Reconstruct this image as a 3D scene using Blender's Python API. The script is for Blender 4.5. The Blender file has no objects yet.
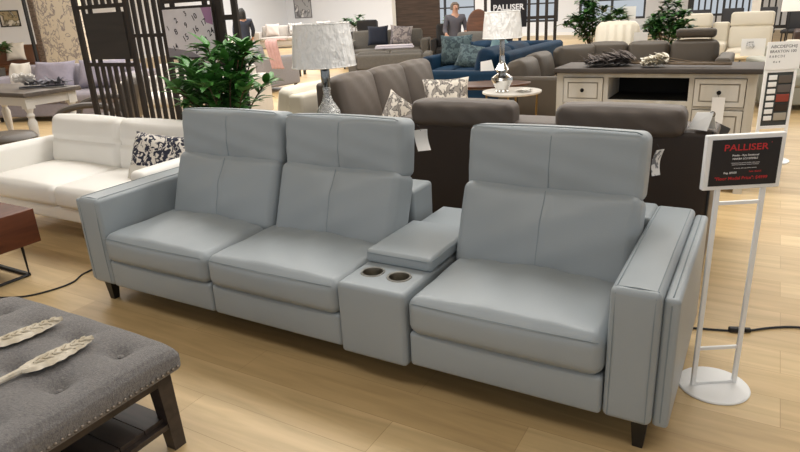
import bpy, bmesh, math, random
from mathutils import Vector, Matrix, Euler
random.seed(7)
SC = bpy.context.scene
COL = SC.collection
PI = math.pi

# ------------------------------------------------------------------ camera
CAM_LOC = Vector((3.09310, -1.82681, 1.46399))
yaw, pitch, roll = 0.538726, 0.340481, -0.0532711
fwd = Vector((-math.sin(yaw)*math.cos(pitch), math.cos(yaw)*math.cos(pitch), -math.sin(pitch)))
rgt = Vector((math.cos(yaw), math.sin(yaw), 0)); upv = rgt.cross(fwd)
r2 = rgt*math.cos(roll) + upv*math.sin(roll); u2 = upv*math.cos(roll) - rgt*math.sin(roll)
cam_d = bpy.data.cameras.new('camera'); cam = bpy.data.objects.new('camera', cam_d); COL.objects.link(cam)
cam.matrix_world = Matrix(((r2.x, u2.x, -fwd.x, CAM_LOC.x), (r2.y, u2.y, -fwd.y, CAM_LOC.y), (r2.z, u2.z, -fwd.z, CAM_LOC.z), (0, 0, 0, 1)))
cam_d.sensor_width = 36.0; cam_d.lens = 36.0*619.274/800.0; cam_d.clip_start = 0.05; cam_d.clip_end = 200
SC.camera = cam

# ------------------------------------------------------------------ light, world, exposure
SC.view_settings.view_transform = 'Standard'; SC.view_settings.look = 'None'
SC.view_settings.exposure = 0.0; SC.view_settings.gamma = 1.0; SC.view_settings.use_curve_mapping = False
wd = bpy.data.worlds.new('world'); SC.world = wd; wd.use_nodes = True
wd.node_tree.nodes['Background'].inputs[0].default_value = (0.93, 0.96, 1.0, 1)
wd.node_tree.nodes['Background'].inputs[1].default_value = 0.62
def area(name, loc, sx, sy, power, color=(1, 0.985, 0.955), rot=(0, 0, 0)):
    d = bpy.data.lights.new(name, 'AREA'); d.shape = 'RECTANGLE'; d.size = sx; d.size_y = sy; d.energy = power; d.color = color
    o = bpy.data.objects.new(name, d); COL.objects.link(o); o.location = loc; o.rotation_euler = rot
    return o
area('ceiling_light_bank', (1.3, 2.6, 3.55), 7.0, 1.2, 222)
area('ceiling_light_bank', (1.3, -1.6, 3.55), 5.0, 0.7, 51)
area('ceiling_light_bank', (-4.5, 4.5, 3.55), 3.0, 6.0, 222)
area('ceiling_light_bank', (0.5, 8.5, 3.55), 8.0, 1.5, 222)
area('ceiling_light_bank', (-9.0, 10.0, 3.55), 3.0, 9.0, 620)
area('ceiling_light_bank', (-10.0, 20.0, 3.55), 14.0, 3.0, 820, (0.93, 0.96, 1.0))
area('ceiling_light_bank', (3.0, 14.0, 3.55), 9.0, 2.0, 420)

# ------------------------------------------------------------------ helpers
def lin(h):
    h = h.lstrip('#'); c = [int(h[i:i+2], 16)/255 for i in (0, 2, 4)]
    return tuple(x/12.92 if x <= 0.04045 else ((x+0.055)/1.055)**2.4 for x in c) + (1,)
def nd(nt, t, **kw):
    n = nt.nodes.new(t)
    for k, v in kw.items():
        setattr(n, k, v)
    return n
def mat(name, col, rough=0.5, metal=0.0, bump=None, var=None, coat=0.0, emit=0.0, sheen=0.0, trans=0.0, spec=None, stretch=None, bdist=0.01):
    """bump=(scale,strength)  var=(scale, second colour, amount)"""
    m = bpy.data.materials.new(name); m.use_nodes = True; nt = m.node_tree; b = nt.nodes['Principled BSDF']
    b.inputs['Base Color'].default_value = lin(col); b.inputs['Roughness'].default_value = rough; b.inputs['Metallic'].default_value = metal
    b.inputs['Coat Weight'].default_value = coat; b.inputs['Sheen Weight'].default_value = sheen; b.inputs['Transmission Weight'].default_value = trans
    if spec is not None: b.inputs['Specular IOR Level'].default_value = spec
    if emit:
        b.inputs['Emission Color'].default_value = lin(col); b.inputs['Emission Strength'].default_value = emit
    if bump or var:
        tc = nd(nt, 'ShaderNodeTexCoord'); src = tc.outputs['Object']
        if stretch:
            mp = nd(nt, 'ShaderNodeMapping'); mp.inputs['Scale'].default_value = stretch; nt.links.new(src, mp.inputs[0]); src = mp.outputs[0]
    if var:
        n = nd(nt, 'ShaderNodeTexNoise'); n.inputs['Scale'].default_value = var[0]; n.inputs['Detail'].default_value = 5; nt.links.new(src, n.inputs['Vector'])
        r = nd(nt, 'ShaderNodeValToRGB'); r.color_ramp.elements[0].position = 0.5-var[2]/2; r.color_ramp.elements[1].position = 0.5+var[2]/2
        r.color_ramp.elements[0].color = lin(col); r.color_ramp.elements[1].color = lin(var[1])
        nt.links.new(n.outputs['Fac'], r.inputs[0]); nt.links.new(r.outputs[0], b.inputs['Base Color'])
    if bump:
        n2 = nd(nt, 'ShaderNodeTexNoise'); n2.inputs['Scale'].default_value = bump[0]; n2.inputs['Detail'].default_value = 4; nt.links.new(src, n2.inputs['Vector'])
        bp = nd(nt, 'ShaderNodeBump'); bp.inputs['Strength'].default_value = bump[1]; bp.inputs['Distance'].default_value = bdist
        nt.links.new(n2.outputs['Fac'], bp.inputs['Height']); nt.links.new(bp.outputs[0], b.inputs['Normal'])
    return m
def print_mat(name, base, marks, scale=6.0, thresh=0.5, rough=0.8, soft=0.03, third=None):
    """printed or woven blotch pattern: marks over a base"""
    m = mat(name, base, rough); nt = m.node_tree; b = nt.nodes['Principled BSDF']
    tc = nd(nt, 'ShaderNodeTexCoord'); n = nd(nt, 'ShaderNodeTexNoise'); n.inputs['Scale'].default_value = scale; n.inputs['Detail'].default_value = 2.5; n.inputs['Distortion'].default_value = 1.2
    nt.links.new(tc.outputs['Object'], n.inputs['Vector'])
    r = nd(nt, 'ShaderNodeValToRGB'); e = r.color_ramp.elements; e[0].position = thresh-soft; e[1].position = thresh+soft; e[0].color = lin(base); e[1].color = lin(marks)
    if third:
        x = e.new(min(0.98, thresh+0.09)); x.color = lin(third)
    nt.links.new(n.outputs['Fac'], r.inputs[0]); nt.links.new(r.outputs[0], b.inputs['Base Color'])
    return m

PINFO = {}
class MB:
    def __init__(s): s.v = []; s.f = []; s.T = [Matrix.Identity(4)]
    def push(s, m): s.T.append(s.T[-1] @ m)
    def pop(s): s.T.pop()
    def add(s, vs, fs):
        o = len(s.v); T = s.T[-1]
        s.v += [T @ Vector(v) for v in vs]; s.f += [tuple(o+i for i in f) for f in fs]
        return s
    def box(s, x0, x1, y0, y1, z0, z1, rot=None, taper=None):
        vs = [(x, y, z) for z in (z0, z1) for y in (y0, y1) for x in (x0, x1)]
        if taper:
            cx, cy = (x0+x1)/2, (y0+y1)/2
            vs = [(cx+(x-cx)*taper, cy+(y-cy)*taper, z) if z == z0 else (x, y, z) for x, y, z in vs]
        if rot: 
            c = Vector(((x0+x1)/2, (y0+y1)/2, (z0+z1)/2)); R = Euler(rot).to_matrix()
            vs = [c + R @ (Vector(v)-c) for v in vs]
        return s.add(vs, [(0, 2, 3, 1), (4, 5, 7, 6), (0, 1, 5, 4), (2, 6, 7, 3), (0, 4, 6, 2), (1, 3, 7, 5)])
    def hexa(s, bot, top):
        """four bottom corners, four top corners (same order)"""
        n = len(bot)
        return s.add(list(bot)+list(top), [tuple(reversed(range(n))), tuple(range(n, 2*n))]+[(i, (i+1) % n, n+(i+1) % n, n+i) for i in range(n)])
    def rbox(s, x0, x1, y0, y1, z0, z1, r=0.02, n=(6, 6, 4), puff=(0, 0, 0), fn=None, kx=2, rn=3):
        """rounded box; puff pushes each pair of faces out; fn(p,u,v,w) deforms afterwards"""
        c = Vector(((x0+x1)/2, (y0+y1)/2, (z0+z1)/2)); h = ((x1-x0)/2, (y1-y0)/2, (z1-z0)/2)
        r = min(r, min(h)*0.999)
        ax = []
        for k in range(3):
            a = h[k]; e = [a-r+r*math.tan(i/rn*PI/4) for i in range(rn+1)]
            inner = [(-1+2*i/max(1, n[k]))*(a-r) for i in range(1, max(1, n[k]))]
            l = sorted([-q for q in e]+inner+e)
            o = [l[0]]
            for q in l[1:]:
                if q-o[-1] > 1e-6: o.append(q)
            ax.append(o)
        idx = {}; vs = []; fs = []
        nx, ny, nz = len(ax[0])-1, len(ax[1])-1, len(ax[2])-1
        def vid(i, j, k):
            key = (i, j, k)
            if key not in idx:
                q = Vector((ax[0][i], ax[1][j], ax[2][k]))
                inn = Vector([max(-(h[a]-r), min(h[a]-r, q[a])) for a in range(3)])
                d = q-inn
                p = inn + (d.normalized()*r if d.length > 1e-9 else d)
                u, v, w = (q[a]/h[a] for a in range(3))
                f = lambda t: 1-abs(t)**kx
                p.x += puff[0]*u*f(v)*f(w); p.y += puff[1]*v*f(u)*f(w); p.z += puff[2]*w*f(u)*f(v)
                p = p+c
                if fn: p = Vector(fn(p, u, v, w))
                idx[key] = len(vs); vs.append(p)
            return idx[key]
        for j in range(ny):
            for k in range(nz):
                fs.append((vid(0, j, k), vid(0, j, k+1), vid(0, j+1, k+1), vid(0, j+1, k)))
                fs.append((vid(nx, j, k), vid(nx, j+1, k), vid(nx, j+1, k+1), vid(nx, j, k+1)))
        for i in range(nx):
            for k in range(nz):
                fs.append((vid(i, 0, k), vid(i+1, 0, k), vid(i+1, 0, k+1), vid(i, 0, k+1)))
                fs.append((vid(i, ny, k), vid(i, ny, k+1), vid(i+1, ny, k+1), vid(i+1, ny, k)))
            for j in range(ny):
                fs.append((vid(i, j, 0), vid(i, j+1, 0), vid(i+1, j+1, 0), vid(i+1, j, 0)))
                fs.append((vid(i, j, nz), vid(i+1, j, nz), vid(i+1, j+1, nz), vid(i, j+1, nz)))
        return s.add(vs, fs)
    def tube(s, pts, r, seg=8, close=False):
        pts = [Vector(p) for p in pts]; n = len(pts); vs = []; fs = []
        rr = r if isinstance(r, (list, tuple)) else [r]*n
        up = None
        for i, p in enumerate(pts):
            if close: t = pts[(i+1) % n]-pts[i-1]
            else: t = pts[min(i+1, n-1)]-pts[max(i-1, 0)]
            t.normalize()
            if up is None:
                up = Vector((0, 0, 1)) if abs(t.z) < 0.9 else Vector((1, 0, 0))
            a = t.cross(up)
            if a.length < 1e-6: a = t.cross(Vector((0.3, 1, 0.2)))
            a.normalize(); b = a.cross(t).normalized(); up = b
            vs += [p+(a*math.cos(2*PI*k/seg)+b*math.sin(2*PI*k/seg))*rr[i] for k in range(seg)]
        for i in range(n if close else n-1):
            j = (i+1) % n
            for k in range(seg):
                k2 = (k+1) % seg
                fs.append((i*seg+k, i*seg+k2, j*seg+k2, j*seg+k))
        if not close:
            fs.append(tuple(reversed(range(seg)))); fs.append(tuple((n-1)*seg+k for k in range(seg)))
        return s.add(vs, [tuple(reversed(f)) for f in fs])
    def lathe(s, prof, c=(0, 0, 0), seg=24, sx=1.0, sy=1.0):
        """prof: list of (radius, z) bottom to top"""
        vs = []; fs = []; n = len(prof)
        for (r, z) in prof:
            vs += [(c[0]+r*sx*math.cos(2*PI*k/seg), c[1]+r*sy*math.sin(2*PI*k/seg), c[2]+z) for k in range(seg)]
        for i in range(n-1):
            for k in range(seg):
                k2 = (k+1) % seg; fs.append((i*seg+k, i*seg+k2, (i+1)*seg+k2, (i+1)*seg+k))
        if prof[0][0] > 1e-6: fs.append(tuple(reversed(range(seg))))
        if prof[-1][0] > 1e-6: fs.append(tuple((n-1)*seg+k for k in range(seg)))
        return s.add(vs, fs)
    def cyl(s, c, r, z0, z1, seg=20): return s.lathe([(r, z0), (r, z1)], c, seg)
    def loft(s, rings, cap=True):
        n = len(rings[0]); vs = [p for r in rings for p in r]; fs = []
        for i in range(len(rings)-1):
            for k in range(n):
                k2 = (k+1) % n; fs.append((i*n+k, i*n+k2, (i+1)*n+k2, (i+1)*n+k))
        if cap: fs += [tuple(reversed(range(n))), tuple((len(rings)-1)*n+k for k in range(n))]
        return s.add(vs, fs)
    def prism(s, poly, z0, z1): return s.hexa([(x, y, z0) for x, y in poly], [(x, y, z1) for x, y in poly])
    def leaf(s, base, d, up, L, W, bend=0.3):
        d = Vector(d).normalized(); a = d.cross(Vector(up))
        if a.length < 1e-4: a = d.cross(Vector((0.7, 0.3, 0.1)))
        a.normalize(); nrm = a.cross(d).normalized(); b = Vector(base); vs = [b]
        prof = ((0.25, 0.75, 0.02), (0.5, 1.0, 0.0), (0.78, 0.62, -0.08))
        for t, w, _ in prof:
            cpt = b+d*L*t-nrm*(bend*L*t*t)
            vs += [cpt-a*W*w/2+nrm*W*0.12, cpt-nrm*0.0, cpt+a*W*w/2+nrm*W*0.12]
        vs.append(b+d*L-nrm*bend*L)
        fs = [(0, 2, 1), (0, 3, 2), (1, 2, 5, 4), (2, 3, 6, 5), (4, 5, 8, 7), (5, 6, 9, 8), (7, 8, 10), (8, 9, 10)]
        return s.add(vs, fs)
    def pillow(s, w, h, t, n=14):
        """knife-edged scatter cushion standing in XZ, thickness along Y"""
        vs = []; fs = []
        for sd in (-1, 1):
            o = len(vs)
            for j in range(n+1):
                for i in range(n+1):
                    u, v = 2*i/n-1, 2*j/n-1
                    k = ((1-u**4)*(1-v**4))**0.6
                    px = u*w/2*(1-0.10*(1-v*v)*abs(u)**3); pz = v*h/2*(1-0.10*(1-u*u)*abs(v)**3)
                    vs.append((px, sd*t/2*k*(1+0.06*math.sin(7*u+5*v)), pz))
            for j in range(n):
                for i in range(n):
                    a = o+j*(n+1)+i; q = (a, a+1, a+n+2, a+n+1); fs.append(q if sd < 0 else tuple(reversed(q)))
        # close the rim
        def rim():
            return [i for i in range(n+1)]+[j*(n+1)+n for j in range(1, n+1)]+[n*(n+1)+i for i in range(n-1, -1, -1)]+[j*(n+1) for j in range(n-1, 0, -1)]
        R = rim(); N = (n+1)**2
        for a, b in zip(R, R[1:]+R[:1]): fs.append((a, N+a, N+b, b))
        return s.add(vs, fs)
    def build(s, name, m, parent=None, world=False, smooth=40):
        vs = s.v
        if parent is not None and world:
            l, a = PINFO[parent.name]; Ri = Matrix.Rotation(-a, 4, 'Z'); L = Vector(l)
            vs = [Ri @ (v-L) for v in vs]
        me = bpy.data.meshes.new(name); me.from_pydata([tuple(v) for v in vs], [], s.f); me.update()
        bm = bmesh.new(); bm.from_mesh(me); bmesh.ops.recalc_face_normals(bm, faces=bm.faces); bm.to_mesh(me); bm.free()
        if smooth:
            me.polygons.foreach_set('use_smooth', [True]*len(me.polygons)); me.set_sharp_from_angle(angle=math.radians(smooth))
        me.materials.append(m)
        o = bpy.data.objects.new(name, me); COL.objects.link(o)
        PINFO[o.name] = (Vector((0, 0, 0)), 0.0)
        if parent is not None:
            o.parent = parent; PINFO[o.name] = PINFO[parent.name]
        return o
def tag(o, label, cat, group=None, kind=None):
    o['label'] = label; o['category'] = cat
    if group: o['group'] = group
    if kind: o['kind'] = kind
    return o
def thing(name, label, cat, loc=(0, 0, 0), rz=0.0, group=None):
    o = bpy.data.objects.new(name, None); COL.objects.link(o); o.empty_display_size = 0.1
    o.location = loc; o.rotation_euler = (0, 0, rz); PINFO[o.name] = (Vector(loc), rz)
    return tag(o, label, cat, group)
def struct(o):
    o['kind'] = 'structure'; return o
def copy_tree(src, loc, rz, label, group=None):
    r = src.copy(); COL.objects.link(r); r.location = loc; r.rotation_euler = (0, 0, rz); r['label'] = label
    PINFO[r.name] = (Vector(loc), rz)
    if group: r['group'] = group
    for ch in list(src.children):
        c = ch.copy(); COL.objects.link(c); c.parent = r
        for g in list(ch.children):
            d = g.copy(); COL.objects.link(d); d.parent = c
    return r
def RZ(a): return Matrix.Rotation(a, 4, 'Z')
def RX(a): return Matrix.Rotation(a, 4, 'X')
def RY(a): return Matrix.Rotation(a, 4, 'Y')
def TR(x, y, z): return Matrix.Translation((x, y, z))
def text_mesh(name, txt, size, m, parent, loc, rot, align='CENTER', ext=0.0004, shear=0.0, width=None, bold=0.0):
    c = bpy.data.curves.new(name, 'FONT'); c.body = txt; c.size = size; c.align_x = align; c.align_y = 'CENTER'; c.extrude = ext; c.shear = shear; c.offset = bold; c.resolution_u = 3
    t = bpy.data.objects.new(name+'_source', c); COL.objects.link(t)
    dg = bpy.context.evaluated_depsgraph_get(); me = bpy.data.meshes.new_from_object(t.evaluated_get(dg))
    bpy.data.objects.remove(t); bpy.data.curves.remove(c)
    me.name = name; me.materials.clear(); me.materials.append(m)
    if width and len(me.vertices):
        xs = [v.co.x for v in me.vertices]; k = width/(max(xs)-min(xs)); x0 = (max(xs)+min(xs))/2
        for v in me.vertices: v.co.x = (v.co.x-x0)*k
    o = bpy.data.objects.new(name, me); COL.objects.link(o); o.parent = parent; o.location = loc; o.rotation_euler = rot
    return o
def wood(name, dark, light, scale=3.0, rough=0.45, axis=(0.6, 8, 8), bump=0.05):
    m = mat(name, dark, rough); nt = m.node_tree; b = nt.nodes['Principled BSDF']
    tc = nd(nt, 'ShaderNodeTexCoord'); mp = nd(nt, 'ShaderNodeMapping'); mp.inputs['Scale'].default_value = axis; nt.links.new(tc.outputs['Object'], mp.inputs[0])
    n = nd(nt, 'ShaderNodeTexNoise'); n.inputs['Scale'].default_value = scale; n.inputs['Detail'].default_value = 6; n.inputs['Distortion'].default_value = 0.5; nt.links.new(mp.outputs[0], n.inputs['Vector'])
    r = nd(nt, 'ShaderNodeValToRGB'); e = r.color_ramp.elements; e[0].position = 0.3; e[1].position = 0.7; e[0].color = lin(dark); e[1].color = lin(light)
    nt.links.new(n.outputs['Fac'], r.inputs[0]); nt.links.new(r.outputs[0], b.inputs['Base Color'])
    bp = nd(nt, 'ShaderNodeBump'); bp.inputs['Strength'].default_value = bump; nt.links.new(n.outputs['Fac'], bp.inputs['Height']); nt.links.new(bp.outputs[0], b.inputs['Normal'])
    return m

# ------------------------------------------------------------------ the setting
def floor_mat():
    m = mat('oak_plank_floor', '#d0b183', 0.38); nt = m.node_tree; b = nt.nodes['Principled BSDF']; L = nt.links.new
    tc = nd(nt, 'ShaderNodeTexCoord')
    br = nd(nt, 'ShaderNodeTexBrick'); br.offset = 0.37; br.offset_frequency = 2; br.inputs['Scale'].default_value = 1.0
    br.inputs['Brick Width'].default_value = 1.25; br.inputs['Row Height'].default_value = 0.19; br.inputs['Mortar Size'].default_value = 0.0012
    br.inputs['Color1'].default_value = (0.0, 0, 0, 1); br.inputs['Color2'].default_value = (1, 1, 1, 1); br.inputs['Mortar'].default_value = (0.5, 0.5, 0.5, 1); br.inputs['Bias'].default_value = 0.0
    L(tc.outputs['Object'], br.inputs['Vector'])
    cr = nd(nt, 'ShaderNodeValToRGB'); e = cr.color_ramp.elements; e[0].position = 0.0; e[1].position = 1.0; e[0].color = lin('#c0a375'); e[1].color = lin('#d5bb8d')
    L(br.outputs['Color'], cr.inputs[0])
    mp = nd(nt, 'ShaderNodeMapping'); mp.inputs['Scale'].default_value = (0.9, 9.0, 1.0); L(tc.outputs['Object'], mp.inputs[0])
    n = nd(nt, 'ShaderNodeTexNoise'); n.inputs['Scale'].default_value = 2.2; n.inputs['Detail'].default_value = 7; n.inputs['Distortion'].default_value = 0.6; L(mp.outputs[0], n.inputs['Vector'])
    gr = nd(nt, 'ShaderNodeValToRGB'); g = gr.color_ramp.elements; g[0].position = 0.3; g[1].position = 0.72; g[0].color = (0.80, 0.78, 0.74, 1); g[1].color = (1.06, 1.05, 1.04, 1)
    L(n.outputs['Fac'], gr.inputs[0])
    mx = nd(nt, 'ShaderNodeMixRGB'); mx.blend_type = 'MULTIPLY'; mx.inputs[0].default_value = 1.0; L(cr.outputs[0], mx.inputs[1]); L(gr.outputs[0], mx.inputs[2])
    m2 = nd(nt, 'ShaderNodeMixRGB'); m2.blend_type = 'MIX'; L(br.outputs['Fac'], m2.inputs[0]); L(mx.outputs[0], m2.inputs[1]); m2.inputs[2].default_value = lin('#a88a60')
    L(m2.outputs[0], b.inputs['Base Color'])
    return m
XL, XR, YF, YB, ZC = -19.0, 9.0, -6.0, 25.0, 3.7
mb = MB(); mb.box(XL, XR, YF, YB, -0.1, 0); struct(mb.build('floor', floor_mat(), smooth=0))
WALL = mat('white_wall_paint', '#e4e6ea', 0.85, bump=(60, 0.03))
mb = MB(); mb.box(XL, XR, YF, YB, ZC, ZC+0.1); struct(mb.build('ceiling', mat('ceiling_white', '#dddcd8', 0.9, bump=(30, 0.05)), smooth=0))
mb = MB(); mb.box(XL-0.15, XL, YF, YB, 0, ZC); struct(mb.build('wall_left', WALL, smooth=0))
# ------------------------------------------------------------------ the grey-blue reclining sofa
LEA = mat('grey_blue_leather', '#949b9f', 0.40, bump=(260, 0.10), var=(2.0, '#9aa1a5', 0.5), spec=0.45)
STI = mat('grey_thread', '#838e93', 0.7, bump=(400, 0.2))
BLACK = mat('black_lacquered_wood', '#171514', 0.4, bump=(80, 0.03))
DARKU = mat('dark_dust_cover', '#2a2a2b', 0.9, bump=(200, 0.1))
STEEL = mat('brushed_steel', '#b9b4aa', 0.28, 1.0, bump=(120, 0.03))
WHITE_CARD = mat('white_card', '#f0efec', 0.6, bump=(50, 0.02))
sofa = thing('reclining_sofa', 'pale grey-blue leather three seat reclining sofa with cup holder console, in the foreground', 'sofa', (1.48, 0.45, 0))
X0, X1, X2, X3, X4, X5 = 0.20, 0.945, 1.69, 2.01, 2.75, 2.905
def seat_fn(p, u, v, w):
    if w > 0.2:   # crown slopes down to the back, faint pull creases near the front corners
        k = (1-abs(u)**2.5)*(1-abs(v)**3)
        p.z += 0.004*math.sin(u*9+v*4)*k + 0.003*math.sin(u*17-v*6)*(1-abs(v)**2)
    return p
def add_seat(xa, xb, s):
    MBc = MB().rbox(xa+0.004, xb-0.004, -0.018, 0.60, 0.272, 0.428, 0.045, (14, 12, 4), (0.004, 0.012, 0.034), seat_fn)
    c = MBc.build('seat_cushion', LEA, sofa, world=True)
    z = 0.408
    t = MB()
    for dz, yy, in ((0.0, -0.013),):
        pts = [(xa+0.02+(xb-xa-0.04)*i/24, yy-0.010*(1-abs(i/12-1)**2)*(1 if dz == 0 else 0.8), z+dz+0.004*(1-abs(i/12-1)**2)) for i in range(25)]
        t.tube(pts, 0.0016, 5)
    t.build('top_stitching', STI, c, world=True)
    MB().rbox(xa+0.004, xb-0.004, 0.0, 0.12, 0.128, 0.276, 0.016, (8, 2, 4), (0, 0.006, 0)).build('footrest_panel', LEA, sofa, world=True)
    MB().box(xa+0.01, xb-0.01, 0.11, 0.86, 0.135, 0.275).build('seat_base', DARKU, sofa, world=True)
def lumbar_fn(mx, tilt):
    def fn(p, u, v, w):
        if v < 0:
            p.y += 0.010*math.exp(-((p.x-mx)/0.016)**2)*(1-w*w*0.5)          # centre seam
            p.y += 0.012*math.exp(-((p.x-mx)/0.10)**2)*max(0, w)**3          # tuck at the top
            p.y += 0.004*math.sin(u*13+w*5)*max(0, w)**2*(1-abs(u)) + 0.003*math.sin(u*7-w*8)*(1-u*u)
        return p
    return fn
def head_fn(mx):
    def fn(p, u, v, w):
        if v < 0:
            p.y += 0.007*math.exp(-((p.x-mx)/0.014)**2)
            p.y += 0.016*math.exp(-((p.x-mx)/0.12)**2)*max(0, -w)**3
            p.y += 0.003*math.sin(u*11-w*7)*max(0, -w)*(1-abs(u)) + 0.002*math.sin(u*5+w*9)
        return p
    return fn
def add_back(xa, xb, dz=0.0):
    mx = (xa+xb)/2
    m = MB(); m.push(TR(0, 0.395, 0.40+dz*0.6) @ RX(math.radians(-20)))
    m.rbox(xa+0.006, xb-0.006, 0.0, 0.18, 0.0, 0.375, 0.04, (26, 6, 12), (0.004, 0.035, 0.01), lumbar_fn(mx, 0))
    c = m.build('lumbar_cushion', LEA, sofa, world=True)
    s = MB(); s.push(TR(0, 0.395, 0.40+dz*0.6) @ RX(math.radians(-20)))
    lf_ = lumbar_fn(mx, 0); s.tube([lf_(Vector((mx, -0.0008-0.035*(1-w*w), 0.19+0.185*w)), 0.0, -1.0, w) for w in [-0.85+1.75*i/24 for i in range(25)]], 0.0018, 5).build('centre_seam', STI, c, world=True)
    m = MB(); m.push(TR(0, 0.548, 0.728+dz) @ RX(math.radians(-7)))
    m.rbox(xa+0.012, xb-0.010, -0.004, 0.150, -0.03, 0.248, 0.034, (26, 6, 12), (0.004, 0.014, 0.008), head_fn(mx))
    h = m.build('headrest', LEA, sofa, world=True)
    s = MB(); s.push(TR(0, 0.548, 0.728+dz) @ RX(math.radians(-7)))
    hf_ = head_fn(mx); s.tube([hf_(Vector((mx, -0.0048-0.014*(1-w*w), 0.109+0.139*w)), 0.0, -1.0, w) for w in [-0.8+1.6*i/24 for i in range(25)]], 0.0018, 5)
    s.build('centre_seam', STI, h, world=True)
    e = MB(); e.push(TR(0, 0.548, 0.728+dz) @ RX(math.radians(-7)))
    for yy in (0.010,):
        e.tube([(xa+0.03, yy-0.004, 0.241)]+[(xa+0.05+(xb-xa-0.1)*i/12, yy, 0.248+0.006*(1-(i/6-1)**2)) for i in range(13)]+[(xb-0.03, yy-0.004, 0.241)], 0.0025, 5)
    e.build('edge_piping', STI, h, world=True)
for xa, xb in ((X0, X1), (X1, X2), (X3, X4)):
    add_seat(xa, xb, 0)
for xa, xb, dz in ((X0+0.045, X1+0.042, 0.014), (X1+0.05, X2+0.012, 0.010), (X3, X4, 0.004)): add_back(xa, xb, dz)
for xa, xb in ((X0-0.01, X2-0.025), (X3+0.02, X4+0.01)):
    MB().rbox(xa, xb, 0.70, 0.915, 0.125, 0.612, 0.02, (8, 3, 4), (0, 0.004, 0.002)).build('back_shell', LEA, sofa, world=True)
    MB().box(xa+0.08, xb-0.08, 0.60, 0.74, 0.55, 0.80).build('headrest_bracket', DARKU, sofa, world=True)
def add_arm(xa, xb, pa, pb, inner):
    a = MB().rbox(xa, xb, 0.0, 0.91, 0.128, 0.607, 0.022, (4, 10, 6), (0.003, 0.004, 0.006)).build('arm', LEA, sofa, world=True)
    t = MB()
    for xx in (xa+0.018, xb-0.018):
        t.tube([(xx, 0.0, 0.14), (xx, -0.0035, 0.30), (xx, -0.0035, 0.45), (xx, 0.002, 0.592)], 0.0016, 5)
        t.tube([(xx, 0.008, 0.600), (xx, 0.03, 0.6085), (xx, 0.45, 0.6115), (xx, 0.88, 0.6085)], 0.0016, 5)
    t.tube([(xa+0.012, 0.024, 0.606), ((xa+xb)/2, 0.022, 0.610), (xb-0.012, 0.024, 0.606)], 0.0016, 5)
    t.build('arm_stitching', STI, a, world=True)
    p = MB().rbox(pa, pb, 0.03, 0.90, 0.118, 0.585, 0.014, (2, 8, 6), (0.006, 0, 0)).build('outer_arm_panel', LEA, sofa, world=True)
    s = MB(); xm = (pa+pb)/2
    s.tube([(xm, 0.0295, 0.14), (xm, 0.029, 0.565)], 0.002, 5); s.tube([(xm, 0.05, 0.5865), (xm, 0.88, 0.5865)], 0.002, 5)
    s.build('panel_seam', STI, p, world=True)
add_arm(0.035, X0, -0.03, 0.036, 1); add_arm(X4, X5, X5, X5+0.05, -1)
for fx in (0.065, 2.865):
    for fy in (0.075, 0.83):
        MB().hexa([(fx-0.017, fy-0.017, 0), (fx+0.017, fy-0.017, 0), (fx+0.017, fy+0.017, 0), (fx-0.017, fy+0.017, 0)],
                  [(fx-0.028, fy-0.028, 0.13), (fx+0.028, fy-0.028, 0.13), (fx+0.028, fy+0.028, 0.13), (fx-0.028, fy+0.028, 0.13)]).build('foot', BLACK, sofa, world=True)
# console with two cup holders and a padded lid
def holed(o, cuts):
    for cx_, cy_, r in cuts:
        c = MB().cyl((cx_, cy_, 0), r, 0.36, 0.6, 28).build('cutter', LEA)
        md = o.modifiers.new('b', 'BOOLEAN'); md.operation = 'DIFFERENCE'; md.object = c; md.solver = 'EXACT'
    dg = bpy.context.evaluated_depsgraph_get(); me = bpy.data.meshes.new_from_object(o.evaluated_get(dg))
    for md in list(o.modifiers):
        c = md.object; o.modifiers.remove(md); bpy.data.objects.remove(c)
    me.name = o.name; o.data = me; me.set_sharp_from_angle(angle=math.radians(40))
con = MB().rbox(X2+0.004, X3-0.004, -0.016, 0.30, 0.118, 0.436, 0.02, (6, 4, 6), (0.002, 0.004, 0.003)).build('console', LEA)
cups = ((1.785, 0.125, 0.044), (1.910, 0.125, 0.044))
holed(con, cups)
con.data.transform(TR(-1.48, -0.45, 0)); con.parent = sofa; PINFO[con.name] = PINFO[sofa.name]
for cx_, cy_, r in cups:
    m = MB().lathe([(0.001, 0.37), (r-0.004, 0.37), (r-0.003, 0.437), (r-0.002, 0.441), (r+0.006, 0.4415), (r+0.008, 0.4375), (r+0.0005, 0.436), (r+0.0005, 0.366), (0.001, 0.366)], (cx_, cy_, 0), 32)
    k = m.build('cup_holder', STEEL, con, world=True)
    k['label'] = 'brushed steel cup holder'
MB().rbox(X2+0.004, X3-0.004, 0.20, 0.97, 0.125, 0.425, 0.014, (4, 6, 4)).build('console_box', LEA, sofa, world=True)
lid = MB().rbox(X2+0.002, X3-0.002, 0.215, 0.64, 0.431, 0.492, 0.018, (8, 8, 2), (0.002, 0.004, 0.010)).build('console_lid', LEA, sofa, world=True)
s = MB()
for z in (0.445, 0.480):
    s.tube([(X2+0.0015, 0.62, z), (X2+0.0015, 0.235, z), (X2+0.018, 0.212, z), (X3-0.018, 0.212, z), (X3-0.0015, 0.235, z), (X3-0.0015, 0.62, z)], 0.002, 5)
s.build('lid_piping', STI, lid, world=True)
MB().rbox(X2+0.004, X3-0.004, 0.648, 0.965, 0.42, 0.462, 0.014, (6, 6, 2), (0, 0, 0.005)).build('console_rear_pad', LEA, sofa, world=True)
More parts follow.
